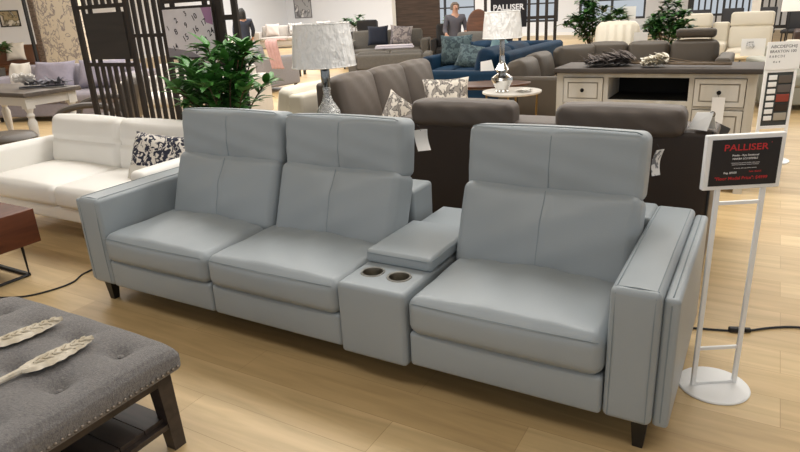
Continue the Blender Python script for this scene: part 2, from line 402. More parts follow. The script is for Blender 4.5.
# ------------------------------------------------------------------ back wall with windows, column
WIN = ((-11.4, -8.4), (-7.6, -4.7), (-3.85, -1.3), (0.2, 2.6), (5.0, 8.0))
mb = MB(); zs, zt = 0.55, 2.7
xs = [XL]+[q for w in WIN for q in w]+[XR]
for a, b in zip(xs[0::2], xs[1::2]): mb.box(a, b, YB-0.2, YB, 0, ZC)
for a, b in WIN: mb.box(a, b, YB-0.2, YB, 0, zs); mb.box(a, b, YB-0.2, YB, zt, ZC)
struct(mb.build('wall_back', WALL, smooth=0))
FRM = mat('window_frame_dark', '#2c2e33', 0.5, bump=(80, 0.03)); GLS = mat('window_glass', '#f2f7fb', 0.02, trans=1.0, bump=(2, 0.005)); GLS.node_tree.nodes['Principled BSDF'].inputs['IOR'].default_value = 1.05
for k, (a, b) in enumerate(WIN):
    f = MB(); yy0, yy1 = YB-0.16, YB-0.06
    f.box(a, a+0.08, yy0, yy1, zs, zt); f.box(b-0.08, b, yy0, yy1, zs, zt); f.box(a+0.08, b-0.08, yy0, yy1, zs, zs+0.08); f.box(a+0.08, b-0.08, yy0, yy1, zt-0.08, zt)
    m1 = a+(b-a)*0.5; f.box(m1-0.04, m1+0.04, yy0, yy1, zs+0.08, zt-0.08); f.box(a+0.08, b-0.08, yy0+0.01, yy1-0.01, 1.25, 1.31)
    w = struct(f.build('window_%d' % (k+1), FRM, smooth=0))
    g = MB().box(a+0.08, b-0.08, YB-0.115, YB-0.105, zs+0.08, zt-0.08).build('window_pane', GLS, w, smooth=0)
BB = mat('white_baseboard', '#f0efec', 0.5, bump=(40, 0.02))
struct(MB().box(XL, XL+0.015, YF, YB-0.2, 0, 0.12).build('baseboard_left', BB, smooth=0))
struct(MB().box(XL+0.015, XR, YB-0.215, YB-0.2, 0, 0.12).build('baseboard_back', BB, smooth=0))
COLM = wood('column_grain_panel', '#3a2e27', '#5b4a3f', 2.2, 0.5, (1.0, 1.0, 14.0), 0.15)
mb = MB(); mb.push(TR(-5.62, 14.35, 0) @ RZ(0.5)); mb.box(-0.62, 0.62, 0, 1.1, 0, ZC); struct(mb.build('column', COLM, smooth=0))
mb = MB(); mb.push(TR(-5.62, 14.35, 0) @ RZ(0.5))
mb.box(-0.72, -0.62, -0.04, 1.1, 0, ZC); struct(mb.build('trim_1', mat('column_white_trim', '#e9e8e4', 0.6, bump=(40, 0.02)), smooth=0))

# ------------------------------------------------------------------ generic upholstery
METAL_LEG = mat('satin_chrome', '#b5b5b3', 0.25, 1.0, bump=(90, 0.02))
def make_sofa(name, label, cat, loc, rz, W, D, n, m, seat_h=0.44, arm_w=0.18, arm_h=0.62, back_h=0.85, low=0.10, feet=None, tuck=False, arms=(1, 1), group=None, back_m=None, soft=1.0, tilt=12, loose_back=True):
    """front edge on local y=0 facing -Y, x from 0 to W"""
    r = thing(name, label, cat, loc, rz, group); feet = feet or BLACK
    xa = arm_w if arms[0] else 0.0; xb = W-(arm_w if arms[1] else 0.0); sw = (xb-xa)/n
    MB().rbox(xa, xb, 0.02, D-0.02, low, seat_h-0.155, 0.02, (6, 4, 2)).build('base', m, r)
    MB().rbox(xa, xb, D-0.16, D, seat_h-0.16, back_h-0.07, 0.035, (8, 2, 4)).build('back_frame', back_m or m, r)
    for i in range(n):
        a, b = xa+i*sw, xa+(i+1)*sw
        MB().rbox(a+0.004, b-0.004, -0.01, D-0.24, seat_h-0.155, seat_h, 0.045, (8, 8, 3), (0.003, 0.01, 0.03*soft)).build('seat_cushion', m, r)
        q = MB(); q.push(TR(0, D-0.36, seat_h-0.02) @ RX(math.radians(-tilt)))
        hh = back_h-seat_h+0.02
        def fn(p, u, v, w, mid=(0.52*hh)):
            if tuck and v < 0: p.y += 0.022*math.exp(-((p.z-mid)/0.018)**2)
            p.y += 0.003*math.sin(9*u+5*w)*(1-u*u)*soft
            return p
        q.rbox(a+0.004, b-0.004, 0, 0.17, 0, hh, 0.055, (12, 4, 16 if tuck else 8), (0.003, 0.03*soft, 0.012*soft), fn).build('back_cushion', m, r)
    for k, (x0, x1) in enumerate(((0, arm_w), (W-arm_w, W))):
        if arms[k]: MB().rbox(x0, x1, 0.0, D, low, arm_h, min(0.04, arm_w*0.3), (3, 6, 5), (0.004, 0.004, 0.008)).build('arm', m, r)
    for fx in (0.08, W-0.08):
        for fy in (0.08, D-0.08):
            MB().hexa([(fx+i*0.018, fy+j*0.018, 0) for i, j in ((-1, -1), (1, -1), (1, 1), (-1, 1))], [(fx+i*0.028, fy+j*0.028, low+0.01) for i, j in ((-1, -1), (1, -1), (1, 1), (-1, 1))]).build('foot', feet, r)
    return r
def pillow(label, loc, rot, w, h, t, m, group=None, m2=None, cat='cushion'):
    q = MB(); q.pillow(w, h, t); o = q.build('scatter_cushion', m); o.location = loc; o.rotation_euler = rot
    tag(o, label, cat, group); PINFO[o.name] = (Vector((0, 0, 0)), 0)
    if m2:
        e = MB(); n = 10
        pts = []
        for (x0, z0), (x1, z1) in zip(((-1, -1), (1, -1), (1, 1), (-1, 1)), ((1, -1), (1, 1), (-1, 1), (-1, -1))):
            for i in range(n):
                u, v = x0+(x1-x0)*i/n, z0+(z1-z0)*i/n
                pts.append((u*w/2*(1-0.10*(1-v*v)*abs(u)**3), 0, v*h/2*(1-0.10*(1-u*u)*abs(v)**3)))
        e.tube(pts, 0.007, 6, True); e.build('piping', m2, o)
    return o
# ------------------------------------------------------------------ tufted ottoman with carved paddles
LINEN = mat('grey_linen', '#636062', 0.9, bump=(300, 0.6), var=(130, '#87837f', 0.45), sheen=0.3)
ESP = wood('espresso_wood', '#2b2320', '#453a34', 3.0, 0.5, (1, 9, 9), 0.08)
NAIL = mat('antique_nail_brass', '#8f857a', 0.35, 1.0, bump=(60, 0.02))
ott = thing('tufted_ottoman', 'grey linen tufted ottoman with dark wood legs and slatted lower shelf', 'ottoman', (1.0, -1.08, 0), 0.0)
ox0, ox1, oy0, oy1 = 0.46, 1.475, -1.62, -0.62
TX = [0.62, 0.855, 1.09, 1.325]; TY = [-0.745, -0.965, -1.195, -1.425]
tufts = [(x, y) for x in TX for y in TY]
def ott_fn(p, u, v, w):
    if w > 0:
        k = 0
        for tx, ty in tufts:
            d = math.hypot(p.x-tx, p.y-ty); k += math.exp(-(d/0.030)**2)*0.026+math.exp(-(d/0.080)**2)*0.026
        for tx, ty in tufts:      # soft diagonal folds between the buttons
            dx, dy = p.x-tx, p.y-ty
            for sx in (1, -1):
                t = (dx+sx*dy)/1.414; s_ = (dx-sx*dy)/1.414
                if abs(t) < 0.17: k += 0.009*math.exp(-(s_/0.012)**2)*(1-abs(t)/0.17)
        p.z -= k+0.024*abs(u)**10+0.024*abs(v)**10
    return p
oc = MB().rbox(ox0, ox1, oy0, oy1, 0.325, 0.440, 0.022, (52, 52, 4), (0.008, 0.008, 0.012), ott_fn).build('tufted_cushion', LINEN, ott, world=True, smooth=60)
for tx, ty in tufts:
    MB().lathe([(0.001, -0.004), (0.011, -0.002), (0.010, 0.003), (0.005, 0.006), (0.001, 0.0065)], (tx, ty, 0.399), 12).build('button', LINEN, oc, world=True)
nl = MB()
for i in range(46):
    t = ox0+0.03+(ox1-ox0-0.06)*i/45
    for yy in (oy0-0.006, oy1+0.006): nl.lathe([(0.001, -0.005), (0.0055, -0.002), (0.0055, 0.002), (0.001, 0.005)], (t, yy, 0.350), 6)
    t = oy0+0.03+(oy1-oy0-0.06)*i/45
    nl.lathe([(0.001, -0.005), (0.0055, -0.002), (0.0055, 0.002), (0.001, 0.005)], (ox0-0.006, t, 0.350), 6)
    MB().lathe([(0.001, -0.0055), (0.004, -0.004), (0.006, 0), (0.004, 0.004), (0.001, 0.0055)], (ox1+0.006, t, 0.350), 8).build('nailhead', NAIL, ott, world=True)
nl.build('nailhead_trim', NAIL, ott, world=True)['kind'] = 'stuff'
fr = MB(); a, b, c, d = ox0+0.03, ox1-0.062, oy0+0.04, oy1-0.016
fr.box(a, b, d-0.035, d, 0.27, 0.335).box(a, b, c, c+0.035, 0.27, 0.335).box(a, a+0.035, c+0.035, d-0.035, 0.27, 0.335).box(b-0.035, b, c+0.035, d-0.035, 0.27, 0.335)
fr.build('apron', ESP, ott, world=True)
for sx in (-1, 1):
    for sy in (-1, 1):
        lx, ly = (b-0.03 if sx > 0 else a+0.03), (d-0.03 if sy > 0 else c+0.03)
        q = [(-1, -1), (1, -1), (1, 1), (-1, 1)]
        MB().hexa([(lx+sx*0.012+i*0.024, ly+sy*0.012+j*0.024, 0) for i, j in q], [(lx+i*0.030, ly+j*0.030, 0.325) for i, j in q]).build('leg', ESP, ott, world=True)
sh = MB()
for i in range(9):
    y = c+0.03+(d-c-0.06)*i/9; sh.box(a+0.02, b-0.02, y+0.002, y+(d-c-0.06)/9-0.002, 0.115, 0.135)
sh.box(a+0.0, a+0.04, c+0.02, d-0.02, 0.095, 0.115).box(b-0.04, b, c+0.02, d-0.02, 0.095, 0.115)
sh.build('lower_shelf', ESP, ott, world=True)
WASH = mat('whitewashed_carved_wood', '#d8cfbe', 0.8, bump=(45, 0.5), var=(25, '#b5a993', 0.35))
def paddle(label, p0, p1, z):
    """carved leaf-shaped paddle, tip at p1"""
    r = thing('carved_paddle', label, 'ornament', (p0[0], p0[1], z), math.atan2(p1[1]-p0[1], p1[0]-p0[0]), 'carved wooden paddles on the ottoman')
    L = math.hypot(p1[0]-p0[0], p1[1]-p0[1]); bl = 0.24
    h = MB(); h.tube([(0, 0, 0.013), (L*0.3, 0, 0.012), (L-bl*0.9, 0, 0.013)], [0.008, 0.009, 0.011], 8); h.build('handle', WASH, r)
    m = MB(); out = []
    N = 26
    for i in range(N+1):
        t = i/N; wv = 0.012+0.040*math.sin(PI*min(1, t**0.8))**0.8*(1-0.25*t)
        if t > 0.96: wv *= 0.6
        out.append((L-bl+bl*t, wv*(1+0.07*math.cos(t*40))))
    rings = []
    for x, wv in out: rings.append([(x, -wv, 0.010), (x, -wv*0.5, 0.006), (x, wv*0.5, 0.006), (x, wv, 0.010), (x, wv*0.6, 0.020), (x, 0, 0.017), (x, -wv*0.6, 0.020)])
    m.loft(rings)
    bld = m.build('carved_blade', WASH, r)
    g = MB()
    for sy in (-1, 1):
        for i in range(6):
            x = L-bl+0.045+i*0.030; wv = 0.013+0.012*math.sin(PI*(i+1)/7)
            g.tube([(x, sy*0.002, 0.020), (x+0.014, sy*wv*0.6, 0.022), (x+0.030, sy*wv*1.15, 0.018)], [0.003, 0.0042, 0.002], 6)
    g.build('leaf_relief', WASH, bld)
    return r
paddle('carved whitewashed wooden paddle on the ottoman, the farther one from the viewer', (0.90, -1.24), (0.99, -0.725), 0.449)
paddle('carved whitewashed wooden paddle on the ottoman, the one nearer the viewer', (1.19, -1.27), (1.225, -0.765), 0.449)
# ------------------------------------------------------------------ wooden side table at the left edge
CHEST = wood('chestnut_wood', '#45200f', '#6b3a20', 3.0, 0.5, (6, 1, 6), 0.04); BLKM = mat('black_powder_coat', '#161617', 0.45, 0.3, bump=(150, 0.05))
st = thing('side_table', 'chestnut wood box side table on thin black metal frame legs', 'table', (-1.0, -0.2, 0))
MB().rbox(-1.36, -0.655, -0.52, 0.135, 0.215, 0.425, 0.004, (2, 2, 2)).build('table_box', CHEST, st, world=True)
for x in (-0.73, -1.28):
    MB().tube([(x, 0.05, 0.22), (x, 0.05, 0.010), (x, -0.44, 0.010), (x, -0.44, 0.22)], 0.010, 4).build('leg_frame', BLKM, st, world=True, smooth=0)
MB().box(-1.28, -0.73, 0.040, 0.060, 0.0, 0.018).build('stretcher', BLKM, st, world=True, smooth=0)
# ------------------------------------------------------------------ cords
RUB = mat('black_rubber', '#18181a', 0.5, bump=(200, 0.05))
def spline(pts, n=8):
    P = [Vector(p) for p in pts]; out = []
    for i in range(len(P)-1):
        a, b, c, d = P[max(i-1, 0)], P[i], P[i+1], P[min(i+2, len(P)-1)]
        for k in range(n):
            t = k/n; out.append(0.5*((2*b)+(c-a)*t+(2*a-5*b+4*c-d)*t*t+(-a+3*b-3*c+d)*t**3))
    return out+[P[-1]]
def cord(label, pts, plug=None):
    o = MB().tube(spline([(x, y, 0.006) for x, y in pts]), 0.005, 6).build('power_cord', RUB); tag(o, label, 'cord')
    PINFO[o.name] = (Vector((0, 0, 0)), 0)
    if plug:
        (x, y), a = plug; m = MB(); m.push(TR(x, y, 0.012) @ RZ(a)); m.rbox(-0.032, 0.032, -0.013, 0.013, -0.011, 0.011, 0.006, (2, 2, 2)); m.rbox(0.034, 0.060, -0.010, 0.010, -0.009, 0.009, 0.004, (2, 2, 2)); m.build('connector', RUB, o)
    return o
cord('black power cord on the floor trailing from the left end of the grey sofa', [(-0.6, -0.24), (-0.44, -0.15), (-0.37, -0.02), (-0.36, 0.10), (-0.42, 0.22), (-0.40, 0.42), (-0.2, 0.75), (0.1, 1.02)])
cord('black power cord with inline connector on the floor behind the sign stand', [(2.70, 1.03), (2.88, 0.99), (2.99, 1.01), (3.08, 1.035), (3.16, 1.07), (3.25, 1.14), (3.36, 1.195), (3.6, 1.24), (4.0, 1.22)], ((3.115, 1.048), 0.36))
# ------------------------------------------------------------------ price sign on its stand
WMET = mat('white_powder_coat', '#f1f1f0', 0.35, bump=(120, 0.02)); SBLK = mat('sign_black', '#161114', 0.35, bump=(40, 0.01)); SRED = mat('sign_red', '#c2262b', 0.5, bump=(40, 0.01)); SWHT = mat('sign_white', '#e8e6e6', 0.5, bump=(40, 0.01))
ang = math.atan2(0.138, 0.229)
sg = thing('price_sign_stand', 'white sign stand with black and red price placard beside the grey sofa', 'sign', (3.060, 0.554, 0), ang)
MB().lathe([(0.128, 0), (0.130, 0.004), (0.126, 0.008), (0.06, 0.013), (0.001, 0.014)], (0, 0, 0), 40).build('base_plate', WMET, sg)
for sx in (-1, 1): MB().rbox(sx*0.080-0.009, sx*0.080+0.009, -0.006, 0.006, 0.008, 0.83, 0.003, (1, 1, 8)).build('post', WMET, sg)
for z in (0.018, 0.172, 0.755): MB().box(-0.071, 0.071, -0.005, 0.005, z-0.006, z+0.006).build('crossbar', WMET, sg)
fr = MB(); fr.rbox(-0.140, 0.128, -0.013, 0.011, 0.808, 1.000, 0.004, (2, 2, 2)); frame = fr.build('sign_frame', WMET, sg)
pl = MB().box(-0.123, 0.111, -0.0155, -0.0125, 0.823, 0.985).build('placard', SBLK, sg, smooth=0)
T = lambda txt, z, size, m, w, x=0.0, bold=0.0: text_mesh('placard_text', txt, size, m, pl, (x-0.006, -0.0160, z), (PI/2, 0, 0), width=w, bold=bold)
T('PALLISER', 0.9555, 0.031, SRED, 0.150, 0.0, 0.0003); T("'", 0.966, 0.012, SRED, 0.002, 0.084)
T('Prado - Ryu Sectional', 0.929, 0.009, SWHT, 0.090, 0.0, 0.0001); T('NAKBA LC/1270/0LE', 0.917, 0.009, SWHT, 0.086, 0.0, 0.0001)
T('Upholstered in genuine leather with power', 0.9025, 0.0045, SWHT, 0.098, 0.003); T('headrest and power footrest recliners', 0.8965, 0.0045, SWHT, 0.092, 0.003); T('As shown with cup holder console', 0.884, 0.0045, SWHT, 0.078, 0.004)
T('Reg. $9338', 0.8685, 0.0095, SWHT, 0.044, -0.046, 0.0001); T('Sale: $6665', 0.8705, 0.0085, SRED, 0.042, 0.040)
T('"Floor Model Price": $4999', 0.8485, 0.0155, SRED, 0.182, -0.006, 0.0002)
# ------------------------------------------------------------------ swing tags on the grey sofa
def swing_tag(label, loc, rz, w, h, m, tilt=0.0, group=None, bend=0.012):
    r = thing('price_tag', label, 'tag', loc, rz, group); q = MB(); N = 8
    rings = []
    for i in range(N+1):
        t = i/N; y = bend*math.sin(t*PI)
        rings.append([(-w/2+tilt*t, y-0.0006, -h*t), (w/2+tilt*t, y-0.0006, -h*t), (w/2+tilt*t, y+0.0006, -h*t), (-w/2+tilt*t, y+0.0006, -h*t)])
    q.loft(rings); q.build('card', m, r)
    MB().tube([(0, 0, -0.006), (-0.004, 0.006, 0.012), (-0.014, 0.004, 0.022)], 0.0012, 5).build('string', RUB, r)
    return r
PRN = mat('printed_tag', '#eceae6', 0.6, bump=(40, 0.02))
GREYT = print_mat('printed_grey_tag', '#d6d6d6', '#6d7076', 30, 0.55)
swing_tag('white swing tag hanging from the middle headrest of the grey sofa', (1.742, 0.665, 0.925), 0.75, 0.062, 0.10, PRN, 0.015, None, 0.02)
swing_tag('printed grey swing tag at the right headrest of the grey sofa', (2.775, 0.665, 0.90), 0.9, 0.04, 0.10, GREYT, -0.01)
# ------------------------------------------------------------------ white leather sofa
IVO = mat('ivory_leather', '#efece5', 0.45, bump=(220, 0.08), var=(2.0, '#f3f0ea', 0.5)); 
make_sofa('leather_sofa', 'ivory white leather sofa with slim arms left of the grey sofa', 'sofa', (-2.03, 0.50, 0), 0.0, 1.94, 0.88, 2, IVO, 0.425, 0.12, 0.60, 0.80, 0.17, METAL_LEG, True)
FLOR = print_mat('navy_floral_print', '#e4ddd3', '#23263a', 26, 0.485); PALE = mat('pale_cushion_linen', '#d9d3c8', 0.9, bump=(200, 0.3))
pc = pillow('navy floral print cushion in the right corner of the ivory sofa', (-0.40, 0.92, 0.575), (-0.45, 0.04, 0.12), 0.54, 0.34, 0.16, FLOR)
cb = MB(); cb.pillow(0.47, 0.14, 0.155); cb.build('plain_band', PALE, pc).location = (-0.02, -0.012, -0.125)
# ------------------------------------------------------------------ slatted room divider with panel and calendar print
DRK = wood('dark_walnut', '#1d1612', '#2f251e', 2.5, 0.6, (6, 6, 1), 0.06)
PNL = wood('dark_panel_wood', '#26211c', '#332c26', 2.0, 0.55, (0.8, 5, 9), 0.05)
DY = 2.0
dv = thing('slatted_divider', 'dark wood slatted room divider behind the ivory sofa with panels', 'divider', (-1.6, DY, 0))
def slat(x, z0=0.03, z1=2.3, w=0.036, nm='slat'):
    return MB().box(x-w/2, x+w/2, DY-0.012, DY+0.012, z0, z1).build(nm, DRK, dv, world=True, smooth=0)
for x, w in ((-2.61, 0.07), (-1.885, 0.06), (-1.435, 0.06), (-0.765, 0.075), (-0.60, 0.055)): slat(x, 0, 2.3, w, 'post')
for a, b, n in ((-2.57, -1.92, 6), (-1.41, -0.80, 6)):
    st_ = (b-a)/(n+1)
    for i in range(n):
        x = a+st_*(i+1); slat(x, 0.03, 1.085); slat(x, 1.60, 2.3)
for i in range(4):
    x = -1.885+0.45*(i+1)/5; slat(x, 0.03, 2.3)
slat(-2.50, 1.085, 1.60, 0.03); slat(-0.835, 1.085, 1.60, 0.03)
def rail(a, b, z, h=0.035): MB().box(a, b, DY-0.0125, DY+0.0125, z-h/2, z+h/2).build('rail', DRK, dv, world=True, smooth=0)
for z in (0.06, 1.085, 1.60, 2.27):
    rail(-2.575, -1.915, z); rail(-1.405, -0.797, z)
for z in (0.06, 1.335, 2.27): rail(-1.855, -1.465, z, 0.03)
for z in (0.3, 1.45, 2.1): rail(-0.7275, -0.6275, z, 0.04)
MB().box(-2.475, -1.93, DY-0.022, DY+0.022, 1.135, 1.545).build('solid_panel', PNL, dv, world=True, smooth=0)
for x in (-2.4, -2.0, -1.30, -0.92):
    for z in (1.11, 1.565): MB().box(x-0.02, x+0.02, DY-0.012, DY+0.012, z-0.03, z+0.03).build('panel_bracket', DRK, dv, world=True, smooth=0)
CALW = mat('calendar_paper', '#eae6ea', 0.7, bump=(40, 0.01), var=(3, '#d9d4db', 0.4)); CALP = mat('calendar_mauve', '#a97fa6', 0.7, bump=(40, 0.01)); CALN = mat('calendar_ink', '#33303a', 0.7, bump=(40, 0.01)); CALG = mat('calendar_grey_shadow_print', '#8f8a92', 0.7, bump=(40, 0.02))
cal = thing('calendar_print', 'square framed calendar page print hung in the slatted divider', 'picture', (-1.10, DY-0.026, 1.13))
MB().box(-0.295, 0.295, -0.012, 0.012, 0.0, 0.425).build('backing_frame', DRK, cal, smooth=0)
pp = MB().box(-0.285, 0.285, -0.016, -0.013, 0.02, 0.405).build('page', CALW, cal, smooth=0)
MB().add([(0.17, -0.0168, 0.405), (0.285, -0.0168, 0.405), (0.285, -0.0168, 0.27), (0.21, -0.0168, 0.29)], [(0, 1, 2, 3)]).build('mauve_corner', CALP, pp, smooth=0)
MB().add([(-0.285, -0.0168, 0.02), (0.10, -0.0168, 0.02), (-0.02, -0.0168, 0.07), (-0.285, -0.0168, 0.10)], [(0, 1, 2, 3)]).build('grey_edge', CALG, pp, smooth=0)
for txt, x, z, s_ in (('2', -0.135, 0.315, 0.055), ('3', -0.015, 0.365, 0.05), ('1', -0.245, 0.255, 0.05), ('8', -0.155, 0.225, 0.06), ('9', -0.025, 0.275, 0.055), ('10', 0.085, 0.335, 0.055), ('15', -0.05, 0.175, 0.062), ('16', 0.08, 0.235, 0.06), ('17', 0.185, 0.29, 0.055), ('22', 0.065, 0.085, 0.068), ('23', 0.17, 0.145, 0.066), ('24', 0.25, 0.215, 0.062), ('14', -0.19, 0.10, 0.055)):
    text_mesh('calendar_number', txt, s_*1.15, CALN, pp, (x, -0.0172, z), (PI/2, -0.62 if False else 0.0, 0), bold=0.0007).rotation_euler = Euler((PI/2, -0.5, 0), 'XYZ')
# ------------------------------------------------------------------ plants
LEAF = mat('green_leaf', '#2f6327', 0.4, bump=(40, 0.1), var=(4, '#5a9345', 0.5)); LEAF2 = mat('dark_green_leaf', '#24491f', 0.45, bump=(40, 0.1), var=(5, '#3d6a30', 0.5)); STEM = mat('brown_stem', '#4f3c2a', 0.8, bump=(60, 0.2)); POT = mat('charcoal_planter', '#3a3836', 0.6, bump=(40, 0.1)); SOIL = mat('potting_soil', '#2a2019', 0.95, bump=(60, 0.6))
def plant(label, loc, pot_r, pot_h, H, spread, nst, leaves, L, W, m, seed, bare=0.25, up=0.5, group=None, name='potted_plant', pm=None):
    rnd = random.Random(seed); r = thing(name, label, 'plant', loc, 0, group)
    p = MB().lathe([(pot_r*0.75, 0), (pot_r, pot_h), (pot_r*0.92, pot_h), (pot_r*0.9, pot_h*0.9), (0.001, pot_h*0.9)], (0, 0, 0), 24).build('planter', pm or POT, r)
    MB().lathe([(0.001, pot_h*0.905), (pot_r*0.88, pot_h*0.9)], (0, 0, 0), 20).build('soil', SOIL, p)
    st, lf = MB(), MB()
    for i in range(nst):
        a = 2*PI*i/nst+rnd.uniform(-0.4, 0.4); out = spread*math.sqrt(rnd.uniform(0.05, 1)); top = H*(1-0.40*(out/spread)**1.3)*rnd.uniform(0.88, 1.0)
        P = spline([(0.15*pot_r*math.cos(a), 0.15*pot_r*math.sin(a), pot_h*0.88), (out*0.35*math.cos(a), out*0.35*math.sin(a), pot_h+(top-pot_h)*0.45), (out*0.8*math.cos(a), out*0.8*math.sin(a), pot_h+(top-pot_h)*0.85), (out*math.cos(a), out*math.sin(a), top-L*0.3)], 6)
        st.tube(P, [0.009-0.006*k/len(P) for k in range(len(P))], 5)
        n = leaves//nst
        for k in range(n):
            t = bare+(1-bare)*(k+rnd.random())/n; q = P[min(len(P)-1, int(t*(len(P)-1)))]
            b = rnd.uniform(0, 2*PI); d = Vector((math.cos(b), math.sin(b), up+rnd.uniform(-0.5, 0.6)))
            lf.leaf(q, d, (0, 0, 1), L*rnd.uniform(0.65, 1.1), W*rnd.uniform(0.7, 1.1), rnd.uniform(0.1, 0.5))
    st.build('stems', STEM, r); lf.build('foliage', m, r, smooth=60)
    return r
plant('large leafy green potted plant behind the left end of the grey sofa', (-0.44, 1.61, 0), 0.17, 0.42, 1.60, 0.40, 30, 1100, 0.17, 0.062, LEAF, 3, 0.15, 0.7)
# ------------------------------------------------------------------ lamps
SHADE = mat('white_lamp_shade', '#f4f2ee', 0.35, bump=(26, 1.0), coat=0.8, stretch=(1, 1, 0.5), bdist=0.035); GUN = mat('smoked_mirror_glass', '#8d9090', 0.10, 0.9, bump=(14, 0.1)); MERC = mat('mercury_glass', '#c8c8c6', 0.12, 1.0, bump=(18, 0.25)); CRY = mat('cracked_silver', '#b9bab8', 0.25, 0.9, bump=(60, 1.0))
def lamp(label, loc, H, r_bot, r_top, sh, body, bm, neck_m, nr=0.018, group='table lamps with white shades'):
    r = thing('table_lamp', label, 'lamp', loc, 0, group)
    MB().lathe(body, (0, 0, 0), 28).build('lamp_base', bm, r)
    MB().lathe([(nr*0.8, body[-1][1]-0.005), (nr, body[-1][1]+0.03), (nr, H-sh+0.02), (0.012, H-sh+0.05), (0.012, H-0.05), (0.001, H-0.05)], (0, 0, 0), 14).build('neck', neck_m, r)
    s = MB(); s.lathe([(r_bot, H-sh), ((r_bot+r_top)/2+0.002, H-sh/2), (r_top, H), (r_top-0.004, H), ((r_bot+r_top)/2-0.002, H-sh/2), (r_bot-0.004, H-sh), (r_bot, H-sh)], (0, 0, 0), 40)
    sd = s.build('lamp_shade', SHADE, r)
    for rr_, zz_ in ((r_bot, H-sh), (r_top, H)): MB().tube([(rr_*math.cos(a*PI/20), rr_*math.sin(a*PI/20), zz_) for a in range(40)], 0.004, 5, True).build('shade_trim', SHADE, sd)
    #, r_bot*math.sin(a*PI/20), H-sh) for a in range(40)], 0.004, 5, True); t.tube([(r_top*math.cos(a*PI/20), r_top*math.sin(a*PI/20), H) for a in range(40)], 0.004, 5, True)
    sp = MB()
    for a in (0, 2.09, 4.19): sp.tube([(0, 0, H-0.03), (r_top*0.98*math.cos(a), r_top*0.98*math.sin(a), H-0.012)], 0.002, 4)
    sp.build('shade_ring', METAL_LEG, r)
    return r
tb = thing('end_table', 'round dark end table under the large shaded lamp behind the grey sofa', 'table', (0.60, 1.52, 0))
MB().lathe([(0.001, 0.56), (0.20, 0.56), (0.205, 0.57), (0.205, 0.585), (0.001, 0.59)], (0, 0, 0), 32).build('table_top', DRK, tb); MB().lathe([(0.16, 0), (0.16, 0.015), (0.025, 0.03), (0.02, 0.56)], (0, 0, 0), 24).build('pedestal', DRK, tb)
lamp('table lamp with large plastic-wrapped white shade directly behind the grey sofa', (0.585, 1.52, 0.59), 0.795, 0.208, 0.180, 0.262,
     [(0.075, 0), (0.078, 0.02), (0.06, 0.04), (0.085, 0.10), (0.095, 0.17), (0.075, 0.25), (0.035, 0.31), (0.024, 0.36), (0.028, 0.385), (0.024, 0.40)], CRY, GUN, 0.03)
MARB = mat('white_marble', '#ddd8d0', 0.3, bump=(20, 0.02), var=(4, '#c9c2b8', 0.4)); BRASS = mat('aged_brass', '#9a8053', 0.3, 1.0, bump=(60, 0.02))
rt = thing('round_table', 'round pale stone table with thin brass legs under the mercury glass lamp', 'table', (0.84, 4.32, 0))
MB().lathe([(0.001, 0.565), (0.285, 0.565), (0.30, 0.575), (0.30, 0.59), (0.001, 0.592)], (0, 0, 0), 40).build('table_top', MARB, rt)
for k in range(4):
    a = k*PI/2+0.5; MB().tube([(0.26*math.cos(a), 0.26*math.sin(a), 0.565), (0.24*math.cos(a), 0.24*math.sin(a), 0.0)], 0.010, 6).build('leg', BRASS, rt)
lamp('table lamp with mercury glass gourd base on the round pale table', (0.78, 4.20, 0.592), 0.775, 0.195, 0.172, 0.245,
     [(0.07, 0), (0.07, 0.012), (0.058, 0.025), (0.085, 0.075), (0.112, 0.125), (0.105, 0.15), (0.045, 0.19), (0.05, 0.20), (0.070, 0.225), (0.040, 0.275), (0.028, 0.30), (0.026, 0.36)], MERC, METAL_LEG, 0.024)
sh = thing('petal_ornament', 'small white petal ornament on the round pale table beside the lamp', 'ornament', (0.99, 4.26, 0.592))
lf = MB(); rnd = random.Random(4)
for k in range(16):
    a = k*2.4; lf.leaf((0.02*math.cos(a), 0.02*math.sin(a), 0.006), (math.cos(a), math.sin(a), 0.25+0.3*rnd.random()), (0, 0, 1), 0.075, 0.05, 0.2)
lf.lathe([(0.02, 0), (0.02, 0.02), (0.001, 0.022)], (0, 0, 0), 8); lf.build('petals', mat('white_shell', '#e6e2da', 0.5, bump=(80, 0.2)), sh)
WALN = wood('walnut_red', '#3a1f13', '#5b3220', 3, 0.35, (1, 7, 7), 0.03)
ht = thing('oval_table', 'oval dark walnut table on black hairpin legs behind the mercury lamp', 'table', (0.30, 4.95, 0), 0.45)
MB().lathe([(0.30, 0.525), (0.50, 0.555), (0.505, 0.575), (0.47, 0.58), (0.30, 0.56), (0.001, 0.555), (0.001, 0.53)], (0, 0, 0), 48, 1.0, 0.55).build('dished_top', WALN, ht)
for sx in (-1, 1):
    for sy in (-1, 1):
        MB().tube([(sx*0.28, sy*0.12, 0.53), (sx*0.34, sy*0.16, 0.008), (sx*0.36, sy*0.13, 0.008), (sx*0.34, sy*0.08, 0.53)], 0.007, 5).build('leg', BLKM, ht)
